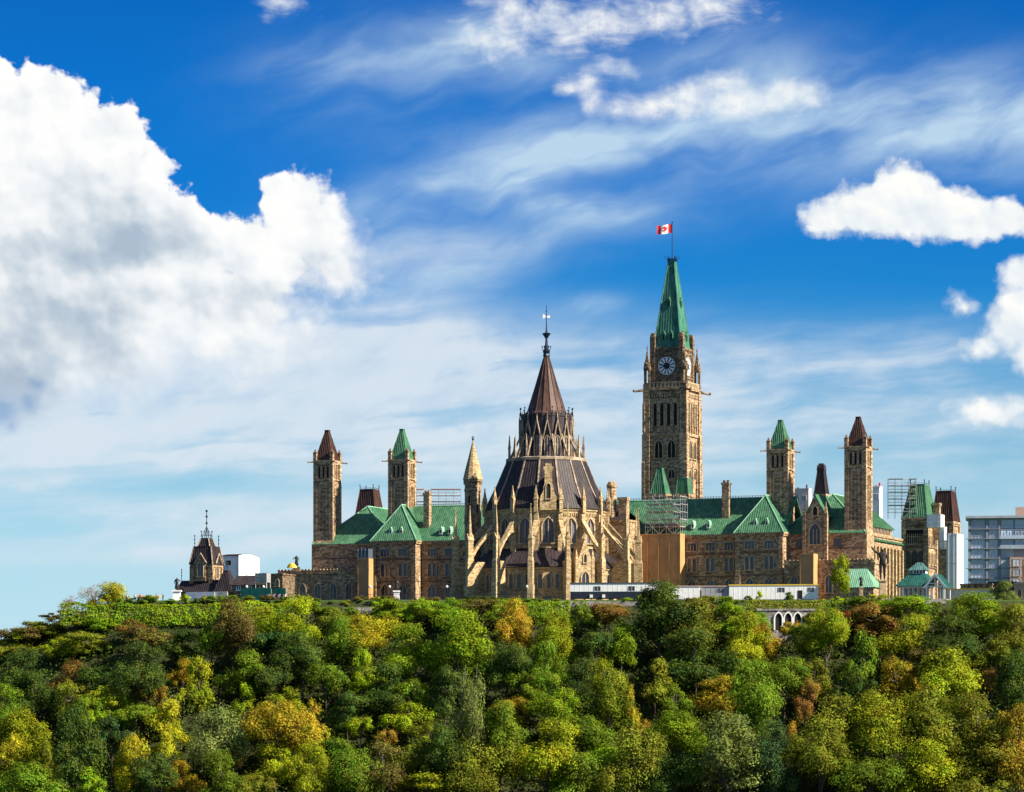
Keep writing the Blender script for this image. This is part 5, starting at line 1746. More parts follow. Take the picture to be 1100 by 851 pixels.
hoarding(183, 232, 646.5, 653, 951, 'rusty orange timber fence along the hedge top', M['ply'], name='timber_fence', cat='fence')
hoarding(1013, 1066, 633.5, 645, 962, 'cream hoarding with yellow top rail right of the gazebo', M['cream'], M['yellow'])
hoarding(368, 399, 652.5, 659, 947.5, 'low grey stone terrace wall below the plywood shaft', M['limestone'], name='terrace_wall', cat='wall', rz=0, th=.8)
hoarding(601, 694, 646, 651.5, 947.5, 'low pale stone terrace wall under the long blue and white cabin', M['limestone'], name='terrace_wall', cat='wall', rz=0, th=.8)
hoarding(930, 1016, 643.3, 648.5, 948.5, 'low pale stone terrace wall under the gazebo', M['limestone'], name='terrace_wall', cat='wall', rz=0, th=.8)

# railing along the terrace edge
def railing(x0, x1, Y, label, h=1.25, zoff=0.0):
    a, b_ = px(x0, 600, Y), px(x1, 600, Y)
    t = thing('iron_railing', label, 'railing', (a.x, Y, zoff), 0)
    L_ = b_.x - a.x
    s = MB()
    n = int(L_ / .5)
    for i in range(n + 1): s.box(i * L_/n - .03, i * L_/n + .03, -.03, .03, 0, h)
    s.box(0, L_, -.04, .04, h - .08, h); s.box(0, L_, -.04, .04, .15, .22)
    s.build('rail', M['iron'], t)
    for i in range(0, int(L_ / 4) + 1):
        s = MB(); s.cbox(i * 4.0, 0, .2, .2, 0, h + .2); s.build('post', M['iron'], t)
railing(318, 612, 951, 'long black iron railing along the terrace edge left of the cabins', 1.6)
railing(889, 968, 951, 'short black iron railing in front of the green-roofed lodge')

# three-arched stone wall under the right-hand cabins
Yw = 932.0
aw = thing('arcade_wall', 'grey stone retaining wall with three white pointed arches below the yellow-topped cabin', 'wall', (px(844, 600, Yw).x, Yw, 0), 0)
s = MB(); s.box(-7.0, 7.0, 0, 13, -12, zz(655.5, Yw)); s.box(-7.3, 7.3, -.25, 13.2, zz(656, Yw), zz(654, Yw)); s.build('wall', M['limestone'], aw)
for q in (-2.15, .25, 2.65):
    window(aw, q + .35, 0, zz(677, Yw), 0, 1.65, 4.3, .38, .35, 0, True, M['white'], M['void'], sill=False, name='arch')

# gazebo
Yg = 962
P = px(984, 600, Yg)
g = thing('gazebo', 'open garden pavilion with a dark green hipped roof, pale cupola and white gabled porch', 'gazebo', (P.x, P.y, 0), -TH)
zb, ze, zr = 0.6, zz(630, Yg), zz(616.5, Yg)
s = MB(); s.box(-4.0, 4.0, -3.2, 3.2, 0, zb); s.box(3.6, 9.0, -4.4, 1.5, 0, zb); s.build('floor', M['limestone'], g)
def gpost(x, y, w):
    s = MB(); s.cbox(x, y, w, w, zb, ze); s.build('post', M['white'], g)
for x in (-3.7, -2.5, -1.25, 0, 1.25, 2.5, 3.7):
    for y in (-2.9, 2.9): gpost(x, y, .22)
for y in (-1.5, 0, 1.5): gpost(-3.7, y, .22)
for x in (4.0, 5.2, 7.6, 8.7): gpost(x, -4.1, .28)
gpost(8.7, 1.2, .28)
for a in ((-3.8, 3.8, -3.02, -2.8, ze - .5, ze), (-3.8, 3.8, 2.8, 3.02, ze - .5, ze), (3.8, 8.9, -4.2, -4.0, ze - .5, ze - .1)):
    s = MB(); s.box(*a); s.build('beam', M['white'], g)
s = MB()
for a, b_, y in ((-3.7, 3.7, -2.9), (4.0, 5.2, -4.1)):
    s.box(a, b_, y - .05, y + .05, zb + .95, zb + 1.05); s.box(a, b_, y - .05, y + .05, zb + .12, zb + .2)
    for i in range(int((b_ - a) / .3)): s.box(a + i * .3, a + i * .3 + .1, y - .04, y + .04, zb + .15, zb + 1.0)
s.build('balustrade', M['white'], g)
r2 = MB()
e4 = [(-4.6, -3.8), (4.6, -3.8), (4.6, 3.8), (-4.6, 3.8)]; t4 = [(-1.5, -1.1), (3.0, -1.1), (3.0, 1.1), (-1.5, 1.1)]
for i in range(4):
    j = (i + 1) % 4
    r2.roof([(*e4[i], ze), (*e4[j], ze), (*t4[j], zr), (*t4[i], zr)], .12, .55)
r2.roof([(3.3, -5.0, ze - .5), (6.4, -5.0, zr - .3), (6.4, 1.6, zr - .3), (3.3, 1.6, ze - .5)], .12, .55)
r2.roof([(9.5, -5.0, ze - .5), (6.4, -5.0, zr - .3), (6.4, 1.6, zr - .3), (9.5, 1.6, ze - .5)], .12, .55)
r2.build('roof', M['copper_dark'], g)
s = MB(); s.box(-1.3, 2.8, -1.0, 1.0, zr - .3, zr + .9); s.build('cupola', M['white'], g)
s = MB()
for x in (-.9, 0, .75, 1.6, 2.4): s.box(x - .25, x + .25, -1.06, -1.0, zr + .1, zr + .7)
s.build('cupola_light', M['louvre'], g)
r2 = MB()
e4 = [(-1.8, -1.5), (3.3, -1.5), (3.3, 1.5), (-1.8, 1.5)]; zc2 = zz(604.5, Yg)
tt = [(.3, -.1), (1.6, -.1), (1.6, .1), (.3, .1)]
for i in range(4):
    j = (i + 1) % 4
    r2.roof([(*e4[i], zr + .9), (*e4[j], zr + .9), (*tt[j], zc2), (*tt[i], zc2)], .12, .5)
r2.build('cupola_roof', M['copper_grey'], g)
s = MB()
for sg in (-1, 1):
    s.add([(6.4 + sg * 3.2, -5.08, ze - .65), (6.4 + sg * 2.5, -5.08, ze - .65), (6.4, -5.08, zr - .9), (6.4, -5.08, zr - .1), (6.4 + sg * 3.2, -4.95, ze - .65), (6.4 + sg * 2.5, -4.95, ze - .65), (6.4, -4.95, zr - .9), (6.4, -4.95, zr - .1)],
          [(0, 1, 2, 3), (4, 7, 6, 5), (0, 3, 7, 4), (1, 5, 6, 2)])
s.box(6.3, 6.5, -5.02, -4.96, ze - .4, zr - .8); s.box(4.6, 8.2, -5.02, -4.96, ze + .35, ze + .55)
s.box(4.0, 4.25, -5.0, -4.9, zb, ze - .5); s.box(8.5, 8.75, -5.0, -4.9, zb, ze - .5)
s.build('bargeboard', M['white'], g)
s = MB(); s.tube((6.4, -5.0, zr - .3), (6.4, -5.0, zr + .9), .09, 5); s.ball((6.4, -5, zr + .9), .16, 6, 4); s.build('finial', M['copper_dark'], g)

# lodge with a pale green hipped roof
Yl = 974
P = px(926, 600, Yl)
t = thing('lodge', 'small stone lodge with a pale green hipped roof beside the golden columnar tree', 'lodge', (P.x, P.y, 0), -TH)
ze, zr = zz(631.5, Yl), zz(611, Yl)
s = MB(); s.box(-4.9, 4.0, -3, 4, 0, ze); s.build('wall', M['stone'], t)
r2 = MB()
e4 = [(-5.3, -3.4), (4.5, -3.4), (4.5, 4.4), (-5.3, 4.4)]; t4 = [(-3.6, .4), (1.2, .4), (1.2, .6), (-3.6, .6)]
for i in range(4):
    j = (i + 1) % 4
    r2.roof([(*e4[i], ze), (*e4[j], ze), (*t4[j], zr), (*t4[i], zr)], .15, .55)
r2.build('roof', M['copper_pale'], t)
for x in (-3.2, -1.4, .4, 2.4): window(t, x, -3, .9, 0, .9, 2.0, .2, .15, 0, True, M['trim'], M['glass'])

# ---------------------------------------------------------------- figures: statues and people, one continuous skinned body each
def body_mesh(name, pts, edges, radii, root, m, extra=None):
    me = bpy.data.meshes.new(name + '_cage')
    me.from_pydata(pts, edges, [])
    o = bpy.data.objects.new('body_cage', me)
    COL.objects.link(o)
    sk = o.modifiers.new('skin', 'SKIN'); sk.use_smooth_shade = True
    for i, r in enumerate(radii):
        me.skin_vertices[0].data[i].radius = (r, r)
    me.skin_vertices[0].data[root].use_root = True
    sb = o.modifiers.new('sub', 'SUBSURF'); sb.levels = 1; sb.render_levels = 1
    dg = bpy.context.evaluated_depsgraph_get()
    out = bpy.data.meshes.new_from_object(o.evaluated_get(dg))
    bpy.data.objects.remove(o)
    out.name = name
    out.materials.clear(); out.materials.append(m)
    return out
def human(hs, m, larm=(-.30, 0, .55), rarm=(.30, 0, .55), stride=.10, name='body'):
    """hs = height; arms given as hand positions in height units, relative to the feet's middle"""
    J = [(0, 0, .52), (0, 0, .64), (0, 0, .80), (0, 0, .855), (0, -.005, .89), (0, -.01, .95),
         (-.055, 0, .50), (-.06, -stride * .4, .27), (-.06, -stride, .04), (-.06, -stride - .06, .015),
         (.055, 0, .50), (.06, stride * .2, .27), (.06, stride, .04), (.06, stride - .06, .015),
         (-.115, 0, .80), tuple((a + b) / 2 + c for a, b, c in zip((-.115, 0, .80), larm, (-.04, .02, -.01))), larm,
         (.115, 0, .80), tuple((a + b) / 2 + c for a, b, c in zip((.115, 0, .80), rarm, (.04, .02, -.01))), rarm]
    E = [(0, 1), (1, 2), (2, 3), (3, 4), (4, 5), (0, 6), (6, 7), (7, 8), (8, 9), (0, 10), (10, 11), (11, 12), (12, 13), (2, 14), (14, 15), (15, 16), (2, 17), (17, 18), (18, 19)]
    rad = [.085, .08, .085, .035, .055, .052, .065, .045, .03, .022, .065, .045, .03, .022, .045, .034, .024, .045, .034, .024]
    return body_mesh(name, [tuple(q * hs for q in p) for p in J], E, [q * hs for q in rad], 0, m)

def statue(x, Y, zbase, ped, hs, label, pedm, larm=(-.2, -.08, .5), rarm=(.2, -.08, .5), pw=1.6, rz=0.0, cloak=True):
    P = px(x, 600, Y)
    t = thing('statue', label, 'statue', (P.x, P.y, zbase), rz)
    s = MB()
    s.cbox(0, 0, pw * 1.35, pw * 1.35, -.5, .35); s.pyr(0, 0, pw * 1.05, .35, pw * .9, ped - .35); s.cbox(0, 0, pw * 1.2, pw * 1.2, ped - .35, ped)
    s.build('pedestal', pedm, t)
    b = link('figure', human(hs, M['bronze'], larm, rarm, .05), t, (0, 0, ped))
    if cloak:
        c = MB(); c.lathe([(.17 * hs, .12 * hs), (.15 * hs, .3 * hs), (.11 * hs, .55 * hs), (.125 * hs, .74 * hs), (.08 * hs, .83 * hs)], 10)
        c.build('coat', M['bronze'], t, (0, .01 * hs, ped), smooth=True)
    return t
statue(190, 958, zz(648, 958), 3.3, 3.4, 'bronze figure on a tall white pedestal left of the gothic block', M['white'], larm=(-.16, -.05, .48), rarm=(.30, -.12, .66), pw=2.0)
statue(426, 953, zz(648, 953), 3.2, 3.0, 'slim dark statue on a pale pedestal before the left pavilion', M['white'], pw=1.5)
statue(318.5, 1040, 12.0, .8, 3.4, 'dark statue group on the roof corner of the arched low wing', M['stone_dark'], larm=(-.28, -.1, .6), pw=1.6)
statue(948, 953, zz(645, 953), 5.2, 8.4, 'tall dark bronze monument with raised arm between lodge and gazebo', M['trim'], larm=(-.34, -.04, 1.02), rarm=(.13, -.06, .46), pw=1.7, cloak=False)
statue(925, 954, zz(645, 954), 3.4, 2.9, 'small bronze bust-like figure on a stone pillar before the green-roofed lodge', M['stone'], pw=1.0)

def lamp_post(x, Y, label):
    P = px(x, 600, Y)
    t = thing('lamp_post', label, 'lamp post', (P.x, P.y, terr(P.x, Y)), 0, 'white globe lamps along the terrace')
    s = MB(); s.lathe([(.2, 0), (.2, .3), (.08, .5), (.06, 3.2), (.14, 3.3)], 8); s.build('post', M['iron'], t)
    s = MB(); s.ball((0, 0, 3.62), .34, 10, 7); s.build('globe', M['white'], t, smooth=True)
for x, lab in ((397.5, 'white globe lamp at the foot of the plywood shaft'), (418.5, 'white globe lamp left of the slim statue'), (265, 'white globe lamp before the wide green netting'), (283, 'white globe lamp at the right end of the wide green netting'), (566, 'white globe lamp before the middle of the library'), (480, 'white globe lamp left of the library buttresses')):
    lamp_post(x, 953, lab)

# red and white barrier by the netting
P = px(297, 600, 955)
t = thing('barrier', 'red and white barrier beside the green netting', 'barrier', (P.x, P.y, terr(P.x, 955) + .2), -TH)
s = MB(); s.box(-2.6, 2.6, -.2, .2, .5, 1.5); s.build('beam', M['redpaint'], t)
s = MB()
for x in (-2.2, -.7, .8, 2.3): s.box(x - .3, x + .3, -.24, .24, .5, 1.55)
s.build('white_block', M['white'], t)
s = MB()
for x in (-2.3, 2.3): s.box(x - .1, x + .1, -.4, .4, 0, .5)
s.build('leg', M['dkgrey'], t)
P = px(314, 600, 1035)
t = thing('tarpaulin', 'crumpled yellow tarpaulin on the roof corner of the arched wing', 'tarpaulin', (P.x, P.y, 12.3), 0)
s = MB(); rng = random.Random(4)
s.loft([([(1.5 * math.cos(a * .52) * rng.uniform(.85, 1.1), 1.0 * math.sin(a * .52)) for a in range(12)], 0), ([(1.2 * math.cos(a * .52) * rng.uniform(.7, 1.1), .8 * math.sin(a * .52)) for a in range(12)], .8), ([(.5 * math.cos(a * .52) * rng.uniform(.7, 1.1) - .2, .3 * math.sin(a * .52)) for a in range(12)], 1.35)])
s.build('cloth', M['yellow'], t)

def person(x, Y, cm, label, rz=0.0, hs=1.74):
    P = px(x, 600, Y)
    t = thing('person', label, 'person', (P.x, P.y, terr(P.x, Y)), rz, 'visitors on the terrace')
    link('body', human(hs, M['skin'], (-.17, -.03, .47), (.17, -.04, .47), .09), t)
    c = MB(); c.lathe([(.125 * hs, .46 * hs), (.115 * hs, .6 * hs), (.14 * hs, .76 * hs), (.10 * hs, .825 * hs), (.05 * hs, .84 * hs)], 10)
    c.build('jacket', M[cm], t, smooth=True)
    c = MB()
    for sg in (-1, 1): c.tube((sg * .06 * hs, sg * .09 * hs, .03 * hs), (sg * .055 * hs, 0, .5 * hs), .045 * hs, 7, .075 * hs)
    c.build('trousers', M['navy'], t)
    h = MB(); h.ball((0, .01 * hs, .955 * hs), .058 * hs, 8, 6); h.build('hair', M['bronze'], t, smooth=True)
for i, (x, cm, lab) in enumerate(((136, 'cloth2', 'person in white jacket standing beside the yellow tree'), (145, 'cloth2', 'person in white jacket walking towards the small cabin'), (150.5, 'cloth0', 'person in red jacket by the small cabin'), (175, 'cloth3', 'person in black jacket near the bronze statue'), (168, 'cloth1', 'person in blue jacket right of the small cabin'))):
    person(x, 950.5, cm, lab, R(40 * i - 60))
# ---------------------------------------------------------------- trees
COLS = {'lime green': (0.330, 0.420, 0.012), 'bright green': (0.215, 0.325, 0.012), 'mid green': (0.145, 0.225, 0.013), 'dark green': (0.058, 0.100, 0.016),
        'olive': (0.200, 0.215, 0.016), 'yellow-green': (0.305, 0.330, 0.012), 'yellow': (0.400, 0.370, 0.016), 'golden': (0.360, 0.260, 0.018),
        'orange': (0.340, 0.190, 0.024), 'rust': (0.250, 0.135, 0.030), 'brown': (0.150, 0.115, 0.028), 'red': (0.26, 0.055, 0.025), 'grey-green': (0.169, 0.203, 0.052),
        'blue-green': (0.050, 0.105, 0.030)}

def leaf_quad(V, F, p, n, s, rng):
    t = n.orthogonal().normalized()
    t.rotate(Matrix.Rotation(rng.uniform(0, 6.28), 3, n))
    b = n.cross(t)
    l, w = s * rng.uniform(.7, 1.3), s * rng.uniform(.45, .8)
    i = len(V)
    fold = n * (l * .12)
    V.extend([p - t * l * .5, p + b * w * .5 - fold, p + t * l * .5, p - b * w * .5 - fold])
    F.append((i, i + 1, i + 2, i + 3))

def crown_mesh(name, Rr, seed, nclump, nleaf, leaf, point=0.0, droop=0.0):
    rng = random.Random(seed)
    V, F = [], []
    cl = []
    nl = rng.choice([3, 4, 5, 6])
    lobes = [(Vector((rng.uniform(-.12, .12), rng.uniform(-.12, .12), .42 + rng.uniform(-.06, .12))), .46 - .14 * point)]
    for i in range(nl):
        a_ = 6.283 * (i + rng.uniform(-.3, .3)) / nl
        zc_ = rng.uniform(-.52, .34)
        ra = rng.uniform(.34, .58) * (1 - point * max(0.0, zc_ + .4) * .7)
        lobes.append((Vector((ra * math.cos(a_), ra * math.sin(a_), zc_)), rng.uniform(.34, .52) * (1 - .2 * point)))
    for i in range(nclump):
        for _ in range(40):
            lc, lr_ = lobes[i % len(lobes)]
            d = Vector((rng.gauss(0, 1), rng.gauss(0, 1), rng.gauss(0, 1))).normalized()
            if d.z < -.45 and rng.random() < .7: continue
            lump = 1.0 + .35 * noise.noise(d * 2.1 + lc * 3 + Vector((seed * 3.1, 0, 0)))
            c = lc + d * lr_ * lump * rng.uniform(.62, .95)
            cr_ = rng.uniform(.12, .31) * (1 - .25 * point)
            if any((c - q).length < lr2 * .62 for q, lr2 in lobes if q is not lc): continue
            if all((c - q).length > .45 * min(cr_, r_) for q, r_ in cl): break
        cl.append((c, cr_))
    for k_, (c, cr_) in enumerate(cl):
        n = int(nleaf / nclump * (cr_ / .255) ** 2)
        sq = (rng.uniform(.8, 1.25), rng.uniform(.8, 1.25), rng.uniform(.6, .95))
        for j in range(n):
            d = Vector((rng.gauss(0, 1), rng.gauss(0, 1), rng.gauss(0, 1) + .25)).normalized()
            rad = cr_ * (1.0 + .22 * rng.gauss(0, 1)) * (.75 + .5 * abs(noise.noise(d * 2.3 + c * 5)))
            p = c + Vector((d.x * sq[0], d.y * sq[1], d.z * sq[2])) * rad
            if droop: p.z -= droop * rng.random() ** 2 * cr_ * 1.6
            nn = (d + Vector((0, 0, .35)) + c * .5 + Vector((rng.gauss(0, .45), rng.gauss(0, .45), rng.gauss(0, .45)))).normalized()
            leaf_quad(V, F, p * Rr, nn, leaf, rng)
    # stray outer sprays
    for j in range(int(nleaf * .11)):
        c, cr_ = rng.choice(cl)
        d = Vector((rng.gauss(0, 1), rng.gauss(0, 1), rng.gauss(0, 1))).normalized()
        leaf_quad(V, F, (c + d * cr_ * rng.uniform(1.05, 1.75)) * Rr, (d + Vector((0, 0, .5))).normalized(), leaf * .8, rng)
    me = bpy.data.meshes.new(name)
    me.from_pydata([tuple(q) for q in V], [], F)
    me.materials.append(M['leaf'])
    me.update()
    return me, cl

def trunk_mesh(name, cl, seed, m, thick=1.0):
    """trunk to the crown's middle at z = 1; limbs to the clumps. Crown radius 1 around z = 1 in these units"""
    rng = random.Random(seed)
    mb = MB()
    pts = [Vector((0, 0, 0))]
    for i in range(1, 6):
        pts.append(Vector((rng.uniform(-.05, .05) * i / 3, rng.uniform(-.05, .05) * i / 3, i * .26)))
    for i in range(5):
        mb.tube(pts[i], pts[i + 1], (.062 - i * .009) * thick, 7, (.062 - (i + 1) * .009) * thick)
    for c, r_ in rng.sample(cl, min(9, len(cl))):
        if c.z < -.4: continue
        s_ = pts[rng.choice([2, 3, 3, 4])]
        e = Vector((c.x, c.y, 1 + c.z * .8))
        mid = s_.lerp(e, .5) + Vector((0, 0, -.06))
        mb.tube(s_, mid, .026 * thick, 5, .019 * thick)
        mb.tube(mid, e, .019 * thick, 5, .006 * thick)
    return mb.mesh(name, m)

CR = {'s': [], 'm': [], 'l': [], 'p': [], 'w': []}
for i in range(4):
    CR['s'].append((3.0, *crown_mesh('crown', 3.0, 10 + i, 15, 2500, .44)))
for i in range(5):
    CR['m'].append((5.6, *crown_mesh('crown', 5.6, 30 + i, 36, 7200, .50)))
for i in range(4):
    CR['l'].append((8.6, *crown_mesh('crown', 8.6, 50 + i, 70, 15000, .56)))
for i in range(3):
    CR['p'].append((5.0, *crown_mesh('crown', 5.0, 70 + i, 30, 5800, .48, point=.75)))
for i in range(2):
    CR['w'].append((6.5, *crown_mesh('crown', 6.5, 90 + i, 40, 8500, .45, droop=1.0)))
for kk in CR:
    CR[kk] = [(r, me, trunk_mesh('trunk', cl, 5 + i, M['bark']), trunk_mesh('trunk', cl, 5 + i, M['bark_pale'], .8)) for i, (r, me, cl) in enumerate(CR[kk])]

TREES = []
trng = random.Random(99)
def solve_Y(x, y, chm_px, gapf):
    lo, hi = 868.0, 947.0
    def f(Y):
        ch = chm_px * Y / FPX
        P = px(x, y, Y)
        return P.z - ch / 2 - (gapf * ch + 1.0) - terr(P.x, Y)
    if f(lo) < 0: return lo
    if f(hi) > 0: return hi
    for _ in range(30):
        mid = (lo + hi) / 2
        if f(mid) > 0: lo = mid
        else: hi = mid
    return lo
def tree(x, y, w, h, col, kind=None, pale=False, Y=None, gapf=.30, name='tree', label=None, cat='tree', group=None):
    h *= 1.27 if y > 672 else 1.08; w *= 1.18
    if x < 112 and y < 705:
        gapf = -.12; h *= .74; y += (112 - x) * .11
    Y = Y or solve_Y(x, y, h, gapf)
    P = px(x, y, Y)
    wm_, hm = w * Y / FPX, h * Y / FPX
    rr = math.sqrt(wm_ * hm) / 2
    kind = kind or ('s' if rr < 3.6 else 'm' if rr < 6.4 else 'l')
    r, me, tk, tkp = trng.choice(CR[kind])
    base = min(terr(P.x, Y), P.z - hm / 2 - .5) - .3
    t = thing(name, label or '', cat, (P.x, Y, base), trng.uniform(0, 6.28), group)
    c = link('crown', me, t, (0, 0, P.z - base))
    a = trng.uniform(.9, 1.1)
    c.scale = (wm_ / 2 / r * a, wm_ / 2 / r / a, hm / 2 / r)
    v = trng.uniform(.85, 1.15); g_ = trng.uniform(.93, 1.08)
    cc = COLS[col]
    c.color = (min(1, cc[0] * v), min(1, cc[1] * v * g_), cc[2] * v, 1)
    k_ = link('trunk', tkp if pale else tk, t)
    k_.scale = (min(wm_ / 2, (P.z - base)) * .8, min(wm_ / 2, (P.z - base)) * .8, (P.z - base))
    if label is None:
        TREES.append([t, x, y, w, h, col, kind])
    return t

D = '''338 657 40 24 bright green|378 660 30 18 mid green|35 668 34 22 olive|18 680 36 26 yellow-green|4 690 30 24 brown|84 664 34 20 yellow-green|110 672 36 26 bright green|27 677 46 34 brown|8 694 34 30 olive|50 668 40 26 olive|141 677 30 22 rust|95 690 58 30 olive|60 690 34 26 yellow-green|157 692 54 38 brown|250 678 50 58 brown|228 690 34 44 mid green|152 725 62 60 dark green
76 731 36 38 rust|79 754 36 40 olive|163 746 28 42 orange|168 762 30 26 brown|214 735 50 56 yellow-green|196 722 26 26 golden|19 727 58 52 dark green|40 748 50 46 dark green|120 756 46 36 yellow-green|23 797 56 52 yellow-green|12 822 40 50 yellow
181 778 38 48 yellow|138 824 42 56 yellow|174 810 36 44 yellow|196 836 32 34 golden|231 790 66 62 grey-green|80 810 62 76 dark green|49 820 32 40 olive|263 722 42 42 mid green|262 752 30 34 lime green|252 822 16 34 orange|104 735 46 40 dark green|120 795 34 44 blue-green
313 670 58 60 lime green|282 668 36 34 yellow-green|397 684 54 42 yellow|360 668 34 30 olive|420 655 40 24 bright green|452 657 44 26 bright green|483 658 40 26 mid green|495 697 76 62 bright green|446 700 60 50 bright green|392 722 32 44 lime green|515 657 48 32 brown|540 662 34 34 mid green|325 708 58 48 dark green|350 735 44 44 mid green
307 762 42 36 yellow-green|297 788 78 58 golden|333 786 40 52 golden|387 785 28 30 lime green|438 776 44 38 lime green|416 797 22 28 orange|462 795 42 32 olive|504 772 50 96 grey-green|362 814 48 42 mid green|411 828 56 52 brown|460 848 62 36 yellow-green|545 767 32 32 golden|288 735 40 40 dark green|420 740 60 46 dark green|478 745 40 50 dark green
556 677 42 56 golden|600 687 46 52 yellow-green|575 664 34 30 mid green|651 663 42 36 rust|625 664 32 34 mid green|708 662 76 72 dark green|745 674 58 52 olive|765 662 26 26 rust|667 693 36 42 bright green|746 709 82 56 dark green|787 666 48 40 bright green|802 688 50 52 yellow-green|632 720 26 18 orange|648 732 50 42 yellow-green|703 735 46 56 olive|678 762 20 52 golden
773 750 62 40 golden|600 767 52 48 bright green|589 811 78 66 yellow-green|553 767 34 30 golden|627 780 10 12 red|647 785 11 18 yellow|692 789 30 24 orange|681 817 62 66 olive|731 794 60 52 bright green|784 815 92 72 grey-green|567 742 42 38 mid green|724 757 42 40 mid green|640 700 40 44 dark green|545 720 44 50 dark green
888 684 46 52 yellow-green|905 667 22 26 red|945 668 50 42 rust|972 655 66 34 bright green|930 652 50 24 mid green|975 687 60 46 yellow-green|926 710 42 62 mid green|1023 692 70 52 dark green|1050 664 80 48 bright green|1014 664 18 22 brown|1092 678 50 50 olive|966 733 46 46 golden|983 742 20 26 orange|1025 736 72 66 yellow-green|1060 742 26 46 rust|1092 742 52 62 dark green
847 680 22 26 golden|823 690 30 36 orange|812 672 34 30 mid green|874 668 26 26 olive|868 688 30 30 mid green|852 794 24 38 orange|875 732 42 42 olive|842 732 60 44 mid green|865 752 26 38 rust|900 792 74 74 olive|950 786 78 76 yellow-green|1002 786 78 76 olive|1052 790 78 74 olive|1094 804 60 80 golden|880 822 64 62 olive|935 828 78 60 mid green|992 832 78 62 yellow-green|1060 838 84 56 olive|830 816 54 72 blue-green|920 745 46 44 dark green|1000 715 50 36 brown'''
for row in D.split('\n'):
    for it in row.split('|'):
        a = it.split()
        x, y, w, h = map(float, a[:4])
        col = ' '.join(a[4:])
        kind = None
        if (x, y) in ((504, 772), (231, 790), (681, 817)): kind = 'w'
        if (x, y) in ((678, 762), (926, 710), (214, 735), (703, 735), (852, 794), (262, 752)): kind = 'p'
        tree(x, y, w, h, col, kind, pale=(x, y) in ((297, 788), (504, 772), (333, 786), (600, 687), (411, 828)))
# the rest of the wood: fill the gaps
pal = ['dark green'] * 6 + ['mid green'] * 7 + ['olive'] * 3 + ['bright green'] * 4 + ['yellow-green'] * 2 + ['lime green', 'blue-green']
frng = random.Random(4)
y = 664.0
while y < 856:
    x = frng.uniform(-12, 20)
    while x < 1115:
        w = frng.uniform(34, 54) * (1 + (y - 660) / 500)
        hh = w * frng.uniform(.75, 1.25)
        xx, yy = x + frng.uniform(-8, 8), y + frng.uniform(-7, 7)
        ytop = 650 if xx > 100 else 650 + (100 - xx) * .45
        arch = 815 < xx < 875 and yy - hh / 2 < 682
        if yy - hh / 2 > ytop + 2 and not arch and all(((xx - q[1]) / (q[3] * .5 + w * .22)) ** 2 + ((yy - q[2]) / (q[4] * .5 + hh * .2)) ** 2 > .50 for q in TREES):
            tree(xx, yy, w, hh, frng.choice(pal))
        x += w * .5
    y += 14
# hilltop specials
tree(901.5, 617, 25, 42, 'yellow-green', 'm', Y=955, gapf=.1, label='tall narrow yellow-green columnar tree beside the lodge')
tree(1079, 637, 28, 26, 'grey-green', 'm', Y=956, label='small round grey-green tree before the dark shed')
tree(121, 644, 44, 32, 'yellow', 'l', Y=952, label='bushy yellow tree on the hilltop beside the bare trees')
tree(57, 657, 26, 14, 'brown', 's', Y=949, label='low brown bush at the foot of the bare trees', name='bush', cat='bush')
tree(72, 654, 24, 14, 'brown', 's', Y=951, label='low brown bush just below the smaller bare tree', name='bush', cat='bush')
tree(848, 643, 14, 16, 'dark green', 's', Y=955, label='little dark bush in front of the yellow-topped cabin', name='bush', cat='bush')
tree(816, 640, 8, 14, 'lime green', 'p', Y=955.5, label='small lime green sapling against the yellow-topped cabin', name='sapling', cat='sapling')

# shrubs along the terrace lip
srng = random.Random(21)
TOPS = []
xs2 = 128.0
while xs2 < 1012:
    if 604 < xs2 < 700 and srng.random() < .5 or 806 < xs2 < 884:
        xs2 += srng.uniform(14, 26); continue
    w_ = srng.uniform(11, 26)
    col = srng.choice(['bright green', 'mid green', 'dark green', 'yellow-green', 'olive', 'lime green', 'mid green', 'brown'])
    t = tree(xs2, srng.uniform(643.5, 649), w_, srng.uniform(8, 13), col, 's', Y=srng.uniform(943.5, 946.5), label='', name='shrub', cat='shrub', group='shrubs along the terrace lip')
    TOPS.append((t, xs2, w_, col))
    xs2 += w_ * srng.uniform(.55, 1.25)

# bare trees
def bare_tree(x, ytop, Y, hpx, label, seed, m=None):
    rng = random.Random(seed)
    P = px(x, ytop, Y)
    Hh = hpx * Y / FPX
    base = P.z - Hh
    t = thing('bare_tree', label, 'bare tree', (P.x, Y, base), rng.uniform(0, 6))
    mb = MB()
    mb.tube((0, 0, -.3), (0, 0, Hh * .22), .20, 6, .15)
    mb.build('trunk', m or M['bark'], t)
    br = MB()
    def grow(p, d, l, r, depth):
        e = p + d * l
        br.tube(p, e, r, 4, r * .7)
        if depth == 0: return
        for _ in range(rng.choice([2, 3, 3])):
            nd = (d + Vector((rng.gauss(0, .55), rng.gauss(0, .55), rng.gauss(.1, .4)))).normalized()
            grow(p.lerp(e, rng.uniform(.55, 1)), nd, l * rng.uniform(.6, .85), max(.022, r * .6), depth - 1)
    for _ in range(5):
        grow(Vector((0, 0, Hh * .2)), Vector((rng.gauss(0, .45), rng.gauss(0, .45), 1)).normalized(), Hh * .3, .10, 5)
    br.build('branches', m or M['bark'], t)
bare_tree(76, 640, 953, 26, 'smaller bare leafless tree at the left end of the hilltop', 3, M['bark_pale'])
bare_tree(104, 626, 955, 34, 'taller bare leafless tree just behind the bushy yellow tree', 5, M['bark_pale'])
bare_tree(577, 671, 934, 36, 'bare pale branching tree high on the slope below the library', 8, M['bark_pale'])

